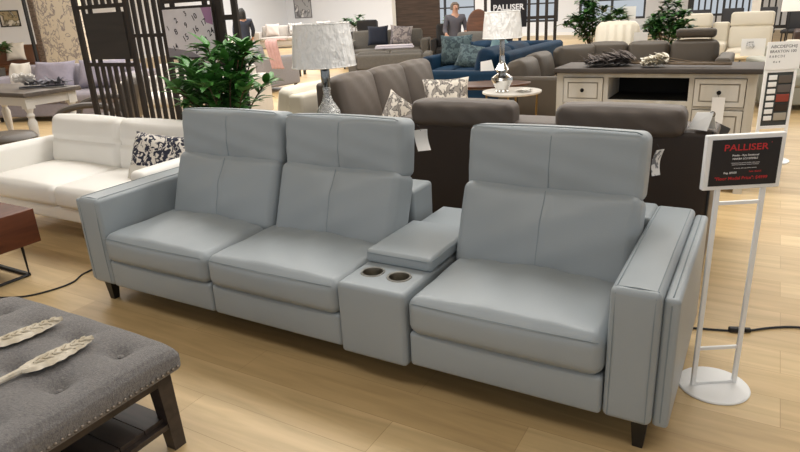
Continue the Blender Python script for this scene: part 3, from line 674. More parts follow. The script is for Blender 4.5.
# ------------------------------------------------------------------ brown leather recliner sofa seen from behind
TAU = mat('taupe_leather', '#544b45', 0.45, bump=(240, 0.10), var=(2.0, '#5c534c', 0.5), spec=0.35); TAUD = mat('dark_brown_leather', '#30261f', 0.45, bump=(240, 0.12), var=(2.0, '#372c25', 0.5), spec=0.35)
bs = thing('recliner_sofa', 'dark brown leather recliner sofa with two rolled headrests, seen from behind', 'sofa', (2.07, 1.36, 0))
MB().rbox(1.22, 2.925, 1.36, 1.56, 0.06, 0.838, 0.03, (8, 3, 6), (0, 0.008, 0)).build('back', TAUD, bs, world=True)
MB().rbox(1.22, 2.925, 1.375, 1.62, 0.795, 0.842, 0.02, (8, 3, 2)).build('back_top', TAU, bs, world=True)
MB().tube([(2.918, 1.366, 0.08), (2.918, 1.366, 0.80), (2.905, 1.378, 0.838)], 0.006, 6).build('piping', RUB, bs, world=True)
def roll_fn(p, u, v, w):
    e = max(0, abs(u)-0.8)/0.2
    p.y += 0.003*math.sin(u*14+w*4)
    return p
for a, b in ((1.31, 1.93), (2.165, 2.785)):
    MB().rbox(a, b, 1.33, 1.50, 0.805, 0.945, 0.042, (20, 6, 6), (0.002, 0.012, 0.010), roll_fn).build('headrest', TAU, bs, world=True)
for a, b in ((1.40, 2.07), (2.07, 2.74)): MB().rbox(a+0.01, b-0.01, 1.56, 2.30, 0.25, 0.44, 0.05, (8, 8, 3), (0, 0, 0.03)).build('seat_cushion', TAU, bs, world=True); MB().rbox(a+0.01, b-0.01, 1.55, 1.74, 0.42, 0.80, 0.05, (8, 4, 6), (0, 0.02, 0)).build('back_cushion', TAU, bs, world=True)
for a, b in ((1.22, 1.395), (2.745, 2.92)): MB().rbox(a, b, 1.55, 2.34, 0.06, 0.60, 0.05, (3, 6, 5), (0, 0, 0.01)).build('arm', TAU, bs, world=True)
MB().box(1.40, 2.74, 1.56, 2.27, 0.07, 0.25).build('base', DARKU, bs, world=True)
for x in (1.30, 2.84):
    for y in (1.44, 2.25): MB().cyl((x, y, 0), 0.03, 0, 0.065, 12).build('foot', BLACK, bs, world=True)
wt = thing('price_tag', 'white folded price tag standing on the back of the brown recliner sofa', 'tag', (2.852, 1.40, 0.846), -0.5)
q = MB(); q.hexa([(-0.05, -0.03, 0), (0.05, -0.03, 0), (0.05, -0.028, 0), (-0.05, -0.028, 0)], [(-0.030, 0, 0.075), (0.055, 0, 0.085), (0.055, 0.002, 0.085), (-0.030, 0.002, 0.075)])
q.hexa([(-0.055, 0.032, 0), (0.055, 0.032, 0), (0.055, 0.034, 0), (-0.055, 0.034, 0)], [(-0.030, 0.002, 0.075), (0.055, 0.002, 0.085), (0.055, 0.004, 0.085), (-0.030, 0.004, 0.075)])
q.build('card', WHITE_CARD, wt, smooth=0); MB().tube([(0.05+0.012*math.cos(a), 0.0, 0.075+0.012*math.sin(a)) for a in [k*PI/6 for k in range(12)]], 0.002, 5, True).build('loop', RUB, wt)
hc = thing('leather_swatch', 'dark grey leather swatch card leaning on the right arm of the brown sofa', 'card', (2.845, 2.10, 0.612), 0.2)
q = MB(); q.push(RY(0.45) @ RX(-0.25)); q.rbox(-0.06, 0.06, -0.006, 0.006, 0.032, 0.142, 0.004, (2, 2, 2)); q.build('swatch', mat('charcoal_leather', '#3a3734', 0.5, bump=(200, 0.15)), hc)
MB().tube([(0.03, 0, 0.002), (0.055, 0.005, 0.06), (0.05, 0.01, 0.13)], 0.003, 5).build('strap', RUB, hc)
# ------------------------------------------------------------------ taupe sofa facing right, its cushions
TAU2 = mat('taupe_soft_leather', '#5a524b', 0.5, bump=(200, 0.1), var=(2.0, '#625952', 0.5), spec=0.35)
make_sofa('leather_sofa', 'taupe leather three seat sofa facing right, behind the lamp', 'sofa', (0.76, 2.18, 0), PI/2, 1.80, 0.92, 3, TAU2, 0.46, 0.17, 0.60, 0.97, 0.08, None, False, arms=(1, 0), soft=1.6, tilt=12)
SWIRL = print_mat('swirl_print', '#cfc6b9', '#3b3637', 15, 0.5, third='#8d857c')
pillow('swirl print cushion on the near end of the taupe sofa', (0.56, 2.50, 0.60), (-0.2, 0.6, 1.0), 0.36, 0.36, 0.15, SWIRL, 'swirl print cushions')
pillow('swirl print cushion on the far end of the taupe sofa, before the round table', (0.52, 3.45, 0.655), (-0.35, 0.0, 0.55), 0.44, 0.34, 0.15, SWIRL, 'swirl print cushions')
CREAM = mat('cream_leather', '#cfc7b5', 0.5, bump=(220, 0.08), var=(2.0, '#d6cebe', 0.5))
make_sofa('loveseat', 'cream leather loveseat standing back to back with the taupe sofa', 'sofa', (-1.30, 3.95, 0), -PI/2, 1.75, 0.95, 2, CREAM, 0.44, 0.2, 0.60, 0.86, 0.08, None, False)
# ------------------------------------------------------------------ whitewashed sideboard
CRM = mat('distressed_cream_paint', '#cdc8be', 0.65, bump=(40, 0.2), var=(9, '#c0b8a8', 0.35), stretch=(1, 1, 0.25)); CRD = mat('antiqued_groove', '#a59d8e', 0.7, bump=(40, 0.2)); TOPW = wood('grey_brown_top', '#39322d', '#4c443d', 3, 0.6, (0.8, 8, 8), 0.08); INK = mat('cabinet_dark_interior', '#15130f', 0.7, bump=(40, 0.05)); KNOB = mat('black_iron', '#1d1b1a', 0.4, 0.7, bump=(80, 0.1))
SX0, SX1, SY0, SY1 = 1.60, 3.035, 3.30, 3.76
sb = thing('sideboard', 'whitewashed sideboard with dark wood top behind the brown recliner sofa', 'cabinet', (2.3, 3.5, 0))
MB().rbox(SX0-0.02, SX1+0.03, SY0-0.03, SY1+0.02, 0.888, 0.926, 0.006, (4, 2, 1)).build('top', TOPW, sb, world=True)
W_ = SX1-SX0; d0, d1, d2, d3 = SX0+0.055, SX0+0.375, SX0+1.03, SX1-0.06
body = MB(); body.box(SX0, d0, SY0, SY1, 0.0, 0.885).box(d3, SX1, SY0, SY1, 0.0, 0.885)
body.box(d1, d1+0.035, SY0+0.005, SY1-0.02, 0.10, 0.875).box(d2-0.035, d2, SY0+0.005, SY1-0.02, 0.10, 0.875)
body.box(d0, d3, SY0+0.004, SY1-0.02, 0.855, 0.884).box(d0, d3, SY0+0.004, SY1-0.02, 0.10, 0.15)
body.box(d1+0.035, d2-0.035, SY0+0.006, SY1-0.02, 0.645, 0.68).box(d0, d1, SY0+0.006, SY1-0.02, 0.625, 0.645).box(d2, d3, SY0+0.006, SY1-0.02, 0.625, 0.645)
body.build('carcass', CRM, sb, world=True, smooth=0)
MB().box(d0, d3, SY1-0.02, SY1, 0.10, 0.884).build('back_board', INK, sb, world=True, smooth=0)
def panel(nm, x0, x1, z0, z1, knob=None):
    q = MB(); y = SY0+0.002
    q.box(x0+0.004, x1-0.004, y, y+0.022, z0+0.004, z1-0.004)
    e = 0.038
    o = q.build(nm, CRD, sb, world=True, smooth=0)
    f = MB(); yy = y-0.010
    f.box(x0+0.006, x1-0.006, yy, y, z0+0.006, z0+e).box(x0+0.006, x1-0.006, yy, y, z1-e, z1-0.006).box(x0+0.006, x0+e, yy, y, z0+e, z1-e).box(x1-e, x1-0.006, yy, y, z0+e, z1-e)
    f.box(x0+e+0.010, x1-e-0.010, yy+0.003, y, z0+e+0.010, z1-e-0.010)
    f.build('raised_moulding', CRM, o, world=True, smooth=0)
    if knob:
        k = MB(); k.push(TR(knob[0], yy, knob[1]) @ RX(PI/2)); k.lathe([(0.006, 0), (0.006, 0.012), (0.016, 0.018), (0.015, 0.026), (0.001, 0.030)], (0, 0, 0), 14)
        k.build('knob', KNOB, o, world=True)
    return o
panel('drawer', d0, d1, 0.645, 0.855, ((d0+d1)/2, 0.755)); panel('drawer', d2, d3, 0.645, 0.855, ((d2+d3)/2, 0.755))
panel('door', d0, d1, 0.15, 0.625, (d1-0.03, 0.42)); panel('door', d2, d3, 0.15, 0.625, (d2+0.03, 0.42))
cm = (d1+d2)/2
panel('door', d1+0.035, cm, 0.15, 0.645, (cm-0.03, 0.42)); panel('door', cm, d2-0.035, 0.15, 0.645, (cm+0.03, 0.42))
MB().box(d1+0.035, d2-0.035, SY0+0.03, SY1-0.02, 0.66, 0.684).build('media_shelf', INK, sb, world=True, smooth=0)
swing_tag('white printed price tag hanging on the right drawer of the sideboard', ((d2+d3)/2+0.005, SY0-0.045, 0.725), 0, 0.085, 0.19, PRN, 0.0, None, 0.002)
# dried bunches lying on the sideboard
PAMP = mat('grey_dried_plume', '#625a56', 0.95, bump=(200, 0.4)); CRMF = mat('cream_dried_flower', '#dcd5c5', 0.9, bump=(120, 0.4)); TWIG = mat('dry_twig', '#6a5a48', 0.9, bump=(100, 0.3))
def bunch(label, loc, rz, ms, m, seed, L, wid, stem, n):
    rnd = random.Random(seed); r = thing('dried_flower_bunch', label, 'flowers', loc, rz); st, pf = MB(), MB()
    for i in range(n):
        a = rnd.uniform(-1, 1); z = 0.014+abs(rnd.gauss(0, 0.03)); st.tube([(0, a*0.015, 0.006+0.3*z), (stem*0.6, a*wid*0.35, 0.5*z+0.004), (stem, a*wid*0.5, z)], 0.0025, 4)
        ang_ = a*0.25
        for k in range(22):
            t = k/22; q = (stem-0.02+L*t*math.cos(ang_), a*wid*0.5+L*t*math.sin(ang_), z*(1-0.3*t))
            b = rnd.uniform(0, 2*PI); dv_ = Vector((0.6, math.cos(b)*0.8, abs(math.sin(b))*0.7))
            pf.leaf(q, dv_, (0, 0, 1), ms[0]*(1-0.4*t)*rnd.uniform(0.7, 1.2), ms[1], 0.25)
    st.build('stems', TWIG, r); pf.build('flower_heads', m, r)
    return r
bunch('grey feathery dried plume bunch lying on the left of the sideboard top', (2.24, 3.50, 0.929), PI-0.05, (0.13, 0.03), PAMP, 5, 0.34, 0.24, 0.10, 15)
bunch('cream dried flower bunch with long stems lying across the sideboard top', (2.86, 3.40, 0.929), PI-0.02, (0.065, 0.04), CRMF, 6, 0.17, 0.14, 0.46, 16)
# ------------------------------------------------------------------ swatch stand at the right edge
s2 = thing('swatch_display_stand', 'white stand with printed card and leather swatches right of the sideboard', 'stand', (3.185, 4.48, 0), math.atan2(0.14, 0.24))
for sx in (-1, 1): MB().rbox(sx*0.125-0.012, sx*0.125+0.012, -0.01, 0.01, 0.01, 0.80, 0.003, (1, 1, 4)).build('post', WMET, s2)
for z in (0.02, 0.30, 0.785): MB().box(-0.113, 0.113, -0.008, 0.008, z-0.012, z+0.012).build('crossbar', WMET, s2, smooth=0)
MB().lathe([(0.17, 0), (0.17, 0.008), (0.03, 0.014), (0.001, 0.014)], (0, 0, 0), 32).build('base_plate', WMET, s2)
cd = MB().box(-0.145, 0.145, -0.014, -0.002, 0.795, 1.025).build('printed_card', WHITE_CARD, s2, smooth=0)
LBL = mat('print_black', '#34343c', 0.6, bump=(40, 0.01))
for txt, z, s_, w in (('ABCDEFGHIJ', 0.985, 0.035, 0.22), ('BRAXTON 100', 0.945, 0.032, 0.22), ('R A B C D E', 0.905, 0.028, 0.13), ('4 x 4', 0.86, 0.025, 0.06)):
    text_mesh('card_text', txt, s_, LBL, cd, (-0.01 if w > 0.15 else -0.055, -0.0148, z), (PI/2, 0, 0), width=w)
bd = MB().box(-0.112, 0.112, -0.004, 0.004, 0.315, 0.770).build('swatch_board', mat('charcoal_board', '#3b3f3e', 0.7, bump=(60, 0.1)), s2, smooth=0)
for k in range(7): MB().rbox(-0.095, -0.025, -0.011, -0.004, 0.71-k*0.058, 0.75-k*0.058, 0.003, (1, 1, 1)).build('label_strip', WHITE_CARD, bd)
RSW = mat('red_leather', '#8e3a2b', 0.5, bump=(150, 0.15))
for k, m in enumerate((TAU2, PAMP, RSW, TAUD, CRD)): MB().rbox(-0.01, 0.10, -0.012, -0.004, 0.68-k*0.08, 0.745-k*0.08, 0.003, (2, 1, 2)).build('leather_swatch', m, bd)
# ------------------------------------------------------------------ curved taupe sectional behind the sideboard
TAU3 = mat('brown_grey_leather', '#4d453c', 0.5, bump=(200, 0.1), var=(2.0, '#554d43', 0.5), spec=0.35)
cs = thing('curved_sectional', 'brown grey leather corner sectional with headrest seat behind the sideboard', 'sofa', (1.07, 7.0, 0))
def module(x, y, a, w, h=0.88, head=False):
    T_ = TR(x, y, 0) @ RZ(a)
    def P(nm, *args, **kw):
        q = MB(); q.push(T_); q.rbox(*args, **kw); return q.build(nm, TAU3, cs, world=True)
    P('base', -w/2, w/2, 0.0, 0.86, 0.07, 0.28, r=0.02, n=(2, 2, 2)); P('seat_cushion', -w/2+0.005, w/2-0.005, -0.02, 0.62, 0.28, 0.44, r=0.05, n=(6, 6, 3), puff=(0, 0.01, 0.03))
    q = MB(); q.push(T_ @ TR(0, 0.50, 0.42) @ RX(-0.22)); q.rbox(-w/2+0.005, w/2-0.005, 0, 0.24, 0, h-0.42, 0.07, (8, 4, 8), (0.01, 0.05, 0.02)); q.build('back_cushion', TAU3, cs, world=True)
    if head:
        q = MB(); q.push(T_ @ TR(0, 0.62, h+0.005)); q.rbox(-w/2+0.05, w/2-0.05, 0, 0.13, 0, 0.12, 0.045, (6, 3, 3)); q.build('headrest', TAU3, cs, world=True)
for k, (y, w) in enumerate(((5.25, 0.62), (5.88, 0.62))): module(1.03, y+0.78, PI/2, w, 0.78 if k == 0 else 0.80)
module(1.12, 7.02, PI/4+0.02, 0.62, 0.83); 
for x in (1.04, 1.60): module(x, 7.09, 0, 0.56, 0.85)
module(2.19, 7.06, 0, 0.60, 0.86, True)
for (x0, x1, y0, y1, z1) in ((0.19, 1.03, 5.58, 5.71, 0.58), (2.50, 2.68, 7.0, 7.92, 0.66)):
    MB().rbox(x0, x1, y0, y1, 0.07, z1, 0.04, (3, 5, 4)).build('arm', TAU3, cs, world=True)
for x, y in ((0.27, 5.66), (0.95, 5.66), (0.37, 7.35), (2.59, 7.08), (2.59, 7.85), (0.9, 7.85)): MB().cyl((x, y, 0), 0.03, 0, 0.075, 10).build('foot', BLACK, cs, world=True)
# ------------------------------------------------------------------ navy sectional with cushions
NAVY = mat('navy_velvet', '#0b2238', 0.7, bump=(160, 0.15), var=(3, '#123650', 0.5), spec=0.2)
nv = thing('navy_sectional', 'navy blue velvet corner sectional left of the mercury glass lamp', 'sofa', (-0.9, 7.4, 0))
def nb(nm, *a, **k): return MB().rbox(*a, **k).build(nm, NAVY, nv, world=True)
nb('base', -1.75, 0.0, 7.55, 8.6, 0.06, 0.30, r=0.03); nb('base', -0.95, 0.0, 5.95, 7.55, 0.06, 0.30, r=0.03)
nb('back_frame', -1.75, 0.0, 8.45, 8.65, 0.28, 0.82, r=0.06, n=(8, 3, 4)); nb('back_frame', -0.06, 0.14, 6.1, 8.65, 0.28, 0.82, r=0.06, n=(3, 8, 4))
nb('arm', -1.90, -1.72, 7.5, 8.65, 0.06, 0.66, r=0.05); nb('arm', -1.0, 0.14, 5.78, 5.98, 0.06, 0.62, r=0.05)
for a, b in ((-1.72, -1.33), (-1.33, -0.95)): nb('seat_cushion', a, b, 7.5, 8.3, 0.30, 0.46, r=0.05, n=(6, 6, 3), puff=(0, 0, 0.03)); nb('back_cushion', a, b, 8.22, 8.45, 0.44, 0.84, r=0.08, n=(6, 4, 6), puff=(0, 0.04, 0.01))
for a, b in ((5.98, 6.75), (6.75, 7.52)):
    nb('seat_cushion', -0.97, -0.2, a, b, 0.30, 0.46, r=0.05, n=(6, 6, 3), puff=(0, 0, 0.03)); q = MB(); q.push(TR(-0.12, 0, 0.42) @ RY(0.25)); q.rbox(-0.24, 0.0, a, b, 0, 0.44, 0.08, (4, 6, 6), (0.04, 0, 0.01)); q.build('back_cushion', NAVY, nv, world=True)
for x, y in ((-1.8, 7.6), (-1.8, 8.5), (-0.9, 5.9), (0.0, 5.9), (0.0, 8.5)): MB().cyl((x, y, 0), 0.03, 0, 0.07, 10).build('foot', BLACK, nv, world=True)
TEALP = print_mat('teal_damask', '#4a5c60', '#26383f', 14, 0.5)
pillow('teal damask cushion upright in the left corner of the navy sectional', (-1.50, 8.0, 0.72), (-0.3, 0.0, 0.25), 0.55, 0.52, 0.18, TEALP, 'teal damask cushions')
pillow('teal damask cushion lying low beside the upright one on the navy sectional', (-1.12, 7.80, 0.63), (-0.75, 0.2, 0.3), 0.50, 0.46, 0.17, TEALP, 'teal damask cushions')
AQUA = mat('pale_teal_cloth', '#6f8d94', 0.85, bump=(180, 0.3), var=(9, '#54727a', 0.4))
pillow('pale teal pointed cushion on the navy sectional right of the mercury lamp', (-0.36, 7.1, 0.78), (-0.3, 0.75, 1.2), 0.46, 0.46, 0.16, AQUA)
nt_ = thing('price_tag', 'white price tag standing on the near arm of the navy sectional', 'tag', (-0.06, 5.87, 0.615), 0.4)
MB().hexa([(-0.09, -0.02, 0), (0.09, -0.02, 0), (0.09, -0.018, 0), (-0.09, -0.018, 0)], [(-0.09, 0.01, 0.12), (0.05, 0.01, 0.14), (0.05, 0.012, 0.14), (-0.09, 0.012, 0.12)]).build('card', WHITE_CARD, nt_, smooth=0)
# ------------------------------------------------------------------ hanging brand board and the slatted screen behind the navy sectional
bd2 = thing('brand_board', 'tall black post board with white lettering above the mercury lamp', 'sign', (-0.93, 8.95, 0), 0.45)
MB().box(-0.04, 0.04, -0.02, 0.02, 0.02, 1.2).build('post', BLKM, bd2, smooth=0); MB().box(-0.2, 0.2, -0.15, 0.15, 0, 0.02).build('base_plate', BLKM, bd2, smooth=0)
b_ = MB().box(-0.31, 0.31, -0.03, 0.0, 1.02, 1.75).build('board', SBLK, bd2, smooth=0)
text_mesh('board_text', 'PALLISER', 0.13, SWHT, b_, (0, -0.032, 1.35), (PI/2, 0, 0), width=0.53, bold=0.004)
sc2 = thing('slatted_screen', 'dark wood slatted screen behind the navy sectional', 'divider', (-1.85, 10.4, 0), 0.33)
for k in range(9):
    x = -0.1+k*0.17
    MB().box(x-0.03, x+0.03, -0.02, 0.02, 0, 2.4).build('slat', DRK, sc2, smooth=0)
for z in (0.5, 1.12, 1.7, 2.36):
    MB().box(-0.13, 1.30, -0.012, 0.012, z-0.03, z+0.03).build('rail', DRK, sc2, smooth=0)
rc = thing('round_back_chair', 'round backed brown wooden chair before the slatted screen', 'chair', (-1.80, 9.72, 0), 0.5)
WCH = wood('warm_brown_wood', '#4e3122', '#6d4731', 3, 0.4, (1, 6, 6), 0.03)
q = MB(); q.push(TR(0, 0.22, 1.02) @ RX(PI/2-0.15)); q.lathe([(0.001, -0.02), (0.25, -0.02), (0.27, 0), (0.25, 0.02), (0.001, 0.02)], (0, 0, 0), 28, 0.85, 1.2); q.build('backrest', WCH, rc)
MB().lathe([(0.001, 0.42), (0.24, 0.42), (0.25, 0.46), (0.001, 0.48)], (0, 0, 0), 28).build('seat', WCH, rc)
for sx in (-1, 1):
    for sy in (-1, 1): MB().tube([(sx*0.20, sy*0.20, 0), (sx*0.16, sy*0.17, 0.43)], 0.018, 6).build('leg', WCH, rc)
    MB().tube([(sx*0.14, 0.2, 0.44), (sx*0.13, 0.23, 0.85)], 0.014, 6).build('back_post', WCH, rc)
# ------------------------------------------------------------------ cream recliners and lounge chair
cl = thing('reclining_loveseat', 'cream leather loveseat with two tall backs and a console between them', 'sofa', (1.42, 10.6, 0))
def cb_(nm, *a, **k): return MB().rbox(*a, **k).build(nm, CREAM, cl)
cb_('base', 0.0, 1.66, 0.05, 0.95, 0.06, 0.30, r=0.03)
for a, b in ((0.0, 0.68), (0.98, 1.66)):
    cb_('seat_cushion', a, b, -0.02, 0.65, 0.30, 0.46, r=0.05, n=(6, 6, 3), puff=(0, 0, 0.03))
    q = MB(); q.push(TR(0, 0.55, 0.44) @ RX(-0.15)); q.rbox(a, b, 0, 0.22, 0, 0.40, 0.05, (8, 4, 5), (0, 0.03, 0)); q.rbox(a, b, 0, 0.21, 0.385, 0.64, 0.05, (8, 4, 4), (0, 0.02, 0.005)); q.build('back_cushion', CREAM, cl)
cb_('console', 0.69, 0.97, 0.0, 0.75, 0.30, 0.58, r=0.04); cb_('console_back', 0.69, 0.97, 0.72, 0.90, 0.30, 0.90, r=0.05)
for x in (0.1, 1.56):
    for y in (0.12, 0.88): MB().cyl((x, y, 0), 0.03, 0, 0.07, 10).build('foot', BLACK, cl)
lc = thing('lounge_chair', 'cream leather lounge chair with puffy pleated back beside the green plants', 'chair', (0.86, 9.40, 0), 0.25)
def lb(nm, *a, **k): return MB().rbox(*a, **k).build(nm, CREAM, lc)
lb('base', -0.42, 0.42, 0.0, 0.9, 0.06, 0.28, r=0.04); lb('seat_cushion', -0.32, 0.32, -0.03, 0.6, 0.28, 0.46, r=0.06, n=(6, 6, 3), puff=(0, 0, 0.04))
def pleat(p, u, v, w):
    p.y += 0.014*math.cos(u*16)*(v < 0); p.z += 0.008*math.cos(u*16)*(w > 0); return p
q = MB(); q.push(TR(0, 0.5, 0.40) @ RX(-0.3)); q.rbox(-0.36, 0.36, 0, 0.26, 0, 0.66, 0.10, (24, 4, 8), (0.02, 0.06, 0.03), pleat); q.build('back_cushion', CREAM, lc)
for sx in (-1, 1): lb('arm', min(sx*0.30, sx*0.46), max(sx*0.30, sx*0.46), 0.02, 0.85, 0.06, 0.60, r=0.06, n=(3, 6, 4))
for sx in (-1, 1):
    for y in (0.1, 0.8): MB().cyl((sx*0.36, y, 0), 0.03, 0, 0.07, 10).build('foot', BLACK, lc)
PT = mat('beige_table_top', '#cbb68f', 0.4, bump=(30, 0.03), var=(5, '#bfa77d', 0.4))
bt = thing('round_side_table', 'round beige side table before the cream leather loveseat', 'table', (2.78, 8.5, 0))
MB().lathe([(0.001, 0.53), (0.33, 0.53), (0.34, 0.545), (0.33, 0.56), (0.001, 0.56)], (0, 0, 0), 36).build('table_top', PT, bt)
for k in range(4):
    a = k*PI/2+0.3; MB().tube([(0.22*math.cos(a), 0.22*math.sin(a), 0.53), (0.26*math.cos(a), 0.26*math.sin(a), 0)], 0.014, 6).build('leg', METAL_LEG, bt)
tc_ = thing('display_card', 'white display card with a grey picture standing on the round beige side table', 'card', (2.87, 8.42, 0.56), 0.1)
c_ = MB().hexa([(-0.15, 0, 0), (0.15, 0, 0), (0.15, 0.006, 0), (-0.15, 0.006, 0)], [(-0.15, 0.05, 0.23), (0.15, 0.05, 0.23), (0.15, 0.056, 0.23), (-0.15, 0.056, 0.23)]).build('card', WHITE_CARD, tc_, smooth=0)
MB().hexa([(-0.09, 0.015, 0.10), (0.0, 0.015, 0.10), (0.02, 0.018, 0.13), (-0.09, 0.018, 0.13)], [(-0.07, 0.034, 0.19), (-0.01, 0.034, 0.19), (0.0, 0.037, 0.19), (-0.08, 0.037, 0.19)]).build('printed_picture', GREYT, c_, smooth=0)
MB().hexa([(-0.10, 0.056, 0), (0.10, 0.056, 0), (0.10, 0.12, 0), (-0.10, 0.12, 0)], [(-0.10, 0.052, 0.10), (0.10, 0.052, 0.10), (0.10, 0.058, 0.10), (-0.10, 0.058, 0.10)]).build('prop', WHITE_CARD, tc_, smooth=0)
SAGE = mat('sage_grey_leather', '#9b9a8d', 0.5, bump=(200, 0.1), var=(2, '#a3a295', 0.5))
make_sofa('leather_sofa', 'sage grey leather sofa at the right edge, behind the swatch display stand', 'sofa', (3.12, 7.1, 0), 0.35, 1.9, 0.92, 2, SAGE, 0.44, 0.22, 0.60, 0.80, 0.07, None, False)
make_sofa('loveseat', 'cream leather loveseat at the far right behind the sage grey sofa', 'sofa', (3.45, 9.8, 0), 0.2, 1.7, 0.9, 2, CREAM, 0.44, 0.22, 0.62, 0.78, 0.07, None, False)
DBR = mat('dark_burgundy_brown_leather', '#352420', 0.45, bump=(200, 0.1), var=(2, '#3d2a25', 0.5))
make_sofa('armchair', 'dark brown leather armchair at the far right behind the cream loveseats', 'chair', (3.45, 13.0, 0), 0.0, 1.0, 0.95, 1, DBR, 0.45, 0.2, 0.62, 0.95, 0.07, None, False)
# ------------------------------------------------------------------ dining chairs and white cards at the far right
BLKC = mat('black_fabric', '#1e1d1f', 0.8, bump=(200, 0.2))
def dining_chair(label, loc, rz, m, legm, group):
    r = thing('dining_chair', label, 'chair', loc, rz, group)
    MB().rbox(-0.24, 0.24, -0.24, 0.24, 0.42, 0.50, 0.03, (4, 4, 2), (0, 0, 0.015)).build('seat', m, r)
    q = MB(); q.push(TR(0, 0.20, 0.50) @ RX(-0.12)); q.rbox(-0.23, 0.23, 0, 0.06, 0, 0.52, 0.025, (4, 2, 4), (0, 0.015, 0)); q.build('backrest', m, r)
    for sx in (-1, 1):
        for sy in (-1, 1): MB().tube([(sx*0.21, sy*0.21, 0), (sx*0.20, sy*0.20, 0.43)], 0.017, 6).build('leg', legm, r)
    return r
CH = (((1.55, 15.6), 0.3, 'leftmost of the far row of black dining chairs'), ((2.2, 15.9), 0.1, 'second from left of the far row of black dining chairs'), ((2.85, 15.7), -0.1, 'third from left of the far row of black dining chairs'), ((3.5, 15.9), -0.2, 'rightmost of the far row of black dining chairs'))
c0 = None
for (x, y), a, lb_ in CH:
    if c0 is None: c0 = dining_chair('black upholstered dining chair, '+lb_, (x, y, 0), a, BLKC, BLACK, 'black dining chairs at the back')
    else: copy_tree(c0, (x, y, 0), a, 'black upholstered dining chair, '+lb_)
hb = thing('bed_headboard', 'dark slatted headboard standing far behind the cream loveseats', 'headboard', (2.3, 17.6, 0))
for k in range(17): MB().box(-1.2+k*0.15-0.022, -1.2+k*0.15+0.022, -0.015, 0.015, 0.5, 1.45).build('slat', BLACK, hb, smooth=0)
for z in (0.48, 1.47): MB().box(-1.23, 1.23, -0.03, 0.03, z-0.04, z+0.04).build('rail', BLACK, hb, smooth=0)
for x in (-1.27, 1.27): MB().box(x-0.05, x+0.05, -0.04, 0.04, 0, 1.55).build('post', BLACK, hb, smooth=0)
def card_stand(label, loc, rz, H, w, h):
    r = thing('card_stand', label, 'sign', loc, rz)
    MB().lathe([(0.13, 0), (0.13, 0.01), (0.012, 0.02), (0.010, H)], (0, 0, 0), 16).build('stand', BLKM, r); MB().box(-w/2, w/2, -0.014, -0.010, H-h*0.5, H+h*0.5).build('card', WHITE_CARD, r, smooth=0); return r
card_stand('white card on a stand left of the potted tree, before the cream lounge chair', (1.32, 8.7, 0), 0.1, 0.80, 0.20, 0.2)
card_stand('white price card on a stand behind the cream lounge chair, below the window', (0.62, 11.4, 0), 0.1, 1.12, 0.24, 0.24)
card_stand('white card on a stand at the upper right, among the black dining chairs', (3.35, 14.6, 0), 0.0, 1.15, 0.36, 0.42)
card_stand('small tilted white card on a stand behind the tall right back of the cream loveseat', (2.72, 13.2, 0), 0.2, 1.12, 0.16, 0.24)
# ------------------------------------------------------------------ more plants
plant('bushy green potted plant behind the brown grey sectional, left of the cream lounge chair', (0.05, 10.95, 0), 0.2, 0.45, 1.66, 0.66, 22, 950, 0.19, 0.085, LEAF2, 11, 0.3, 0.4)
plant('round green potted tree between the cream lounge chair and the tall cream loveseat', (1.56, 9.70, 0), 0.16, 0.35, 1.58, 0.40, 20, 800, 0.15, 0.08, LEAF2, 12, 0.45, 0.4)
plant('small potted tree far behind the large plastic-wrapped lampshade', (-11.3, 19.5, 0), 0.2, 0.55, 1.55, 0.55, 10, 200, 0.26, 0.12, LEAF2, 13, 0.4, 0.5)
plant('small green plant in the far back left of the grain column', (-7.2, 19.9, 0), 0.2, 0.5, 1.25, 0.40, 8, 140, 0.26, 0.11, LEAF2, 14, 0.4, 0.5)
plant('leafy plant at the left edge beside the far brown sofa', (-13.9, 7.05, 0), 0.2, 0.5, 1.55, 0.50, 10, 150, 0.22, 0.11, LEAF2, 15, 0.4, 0.3)
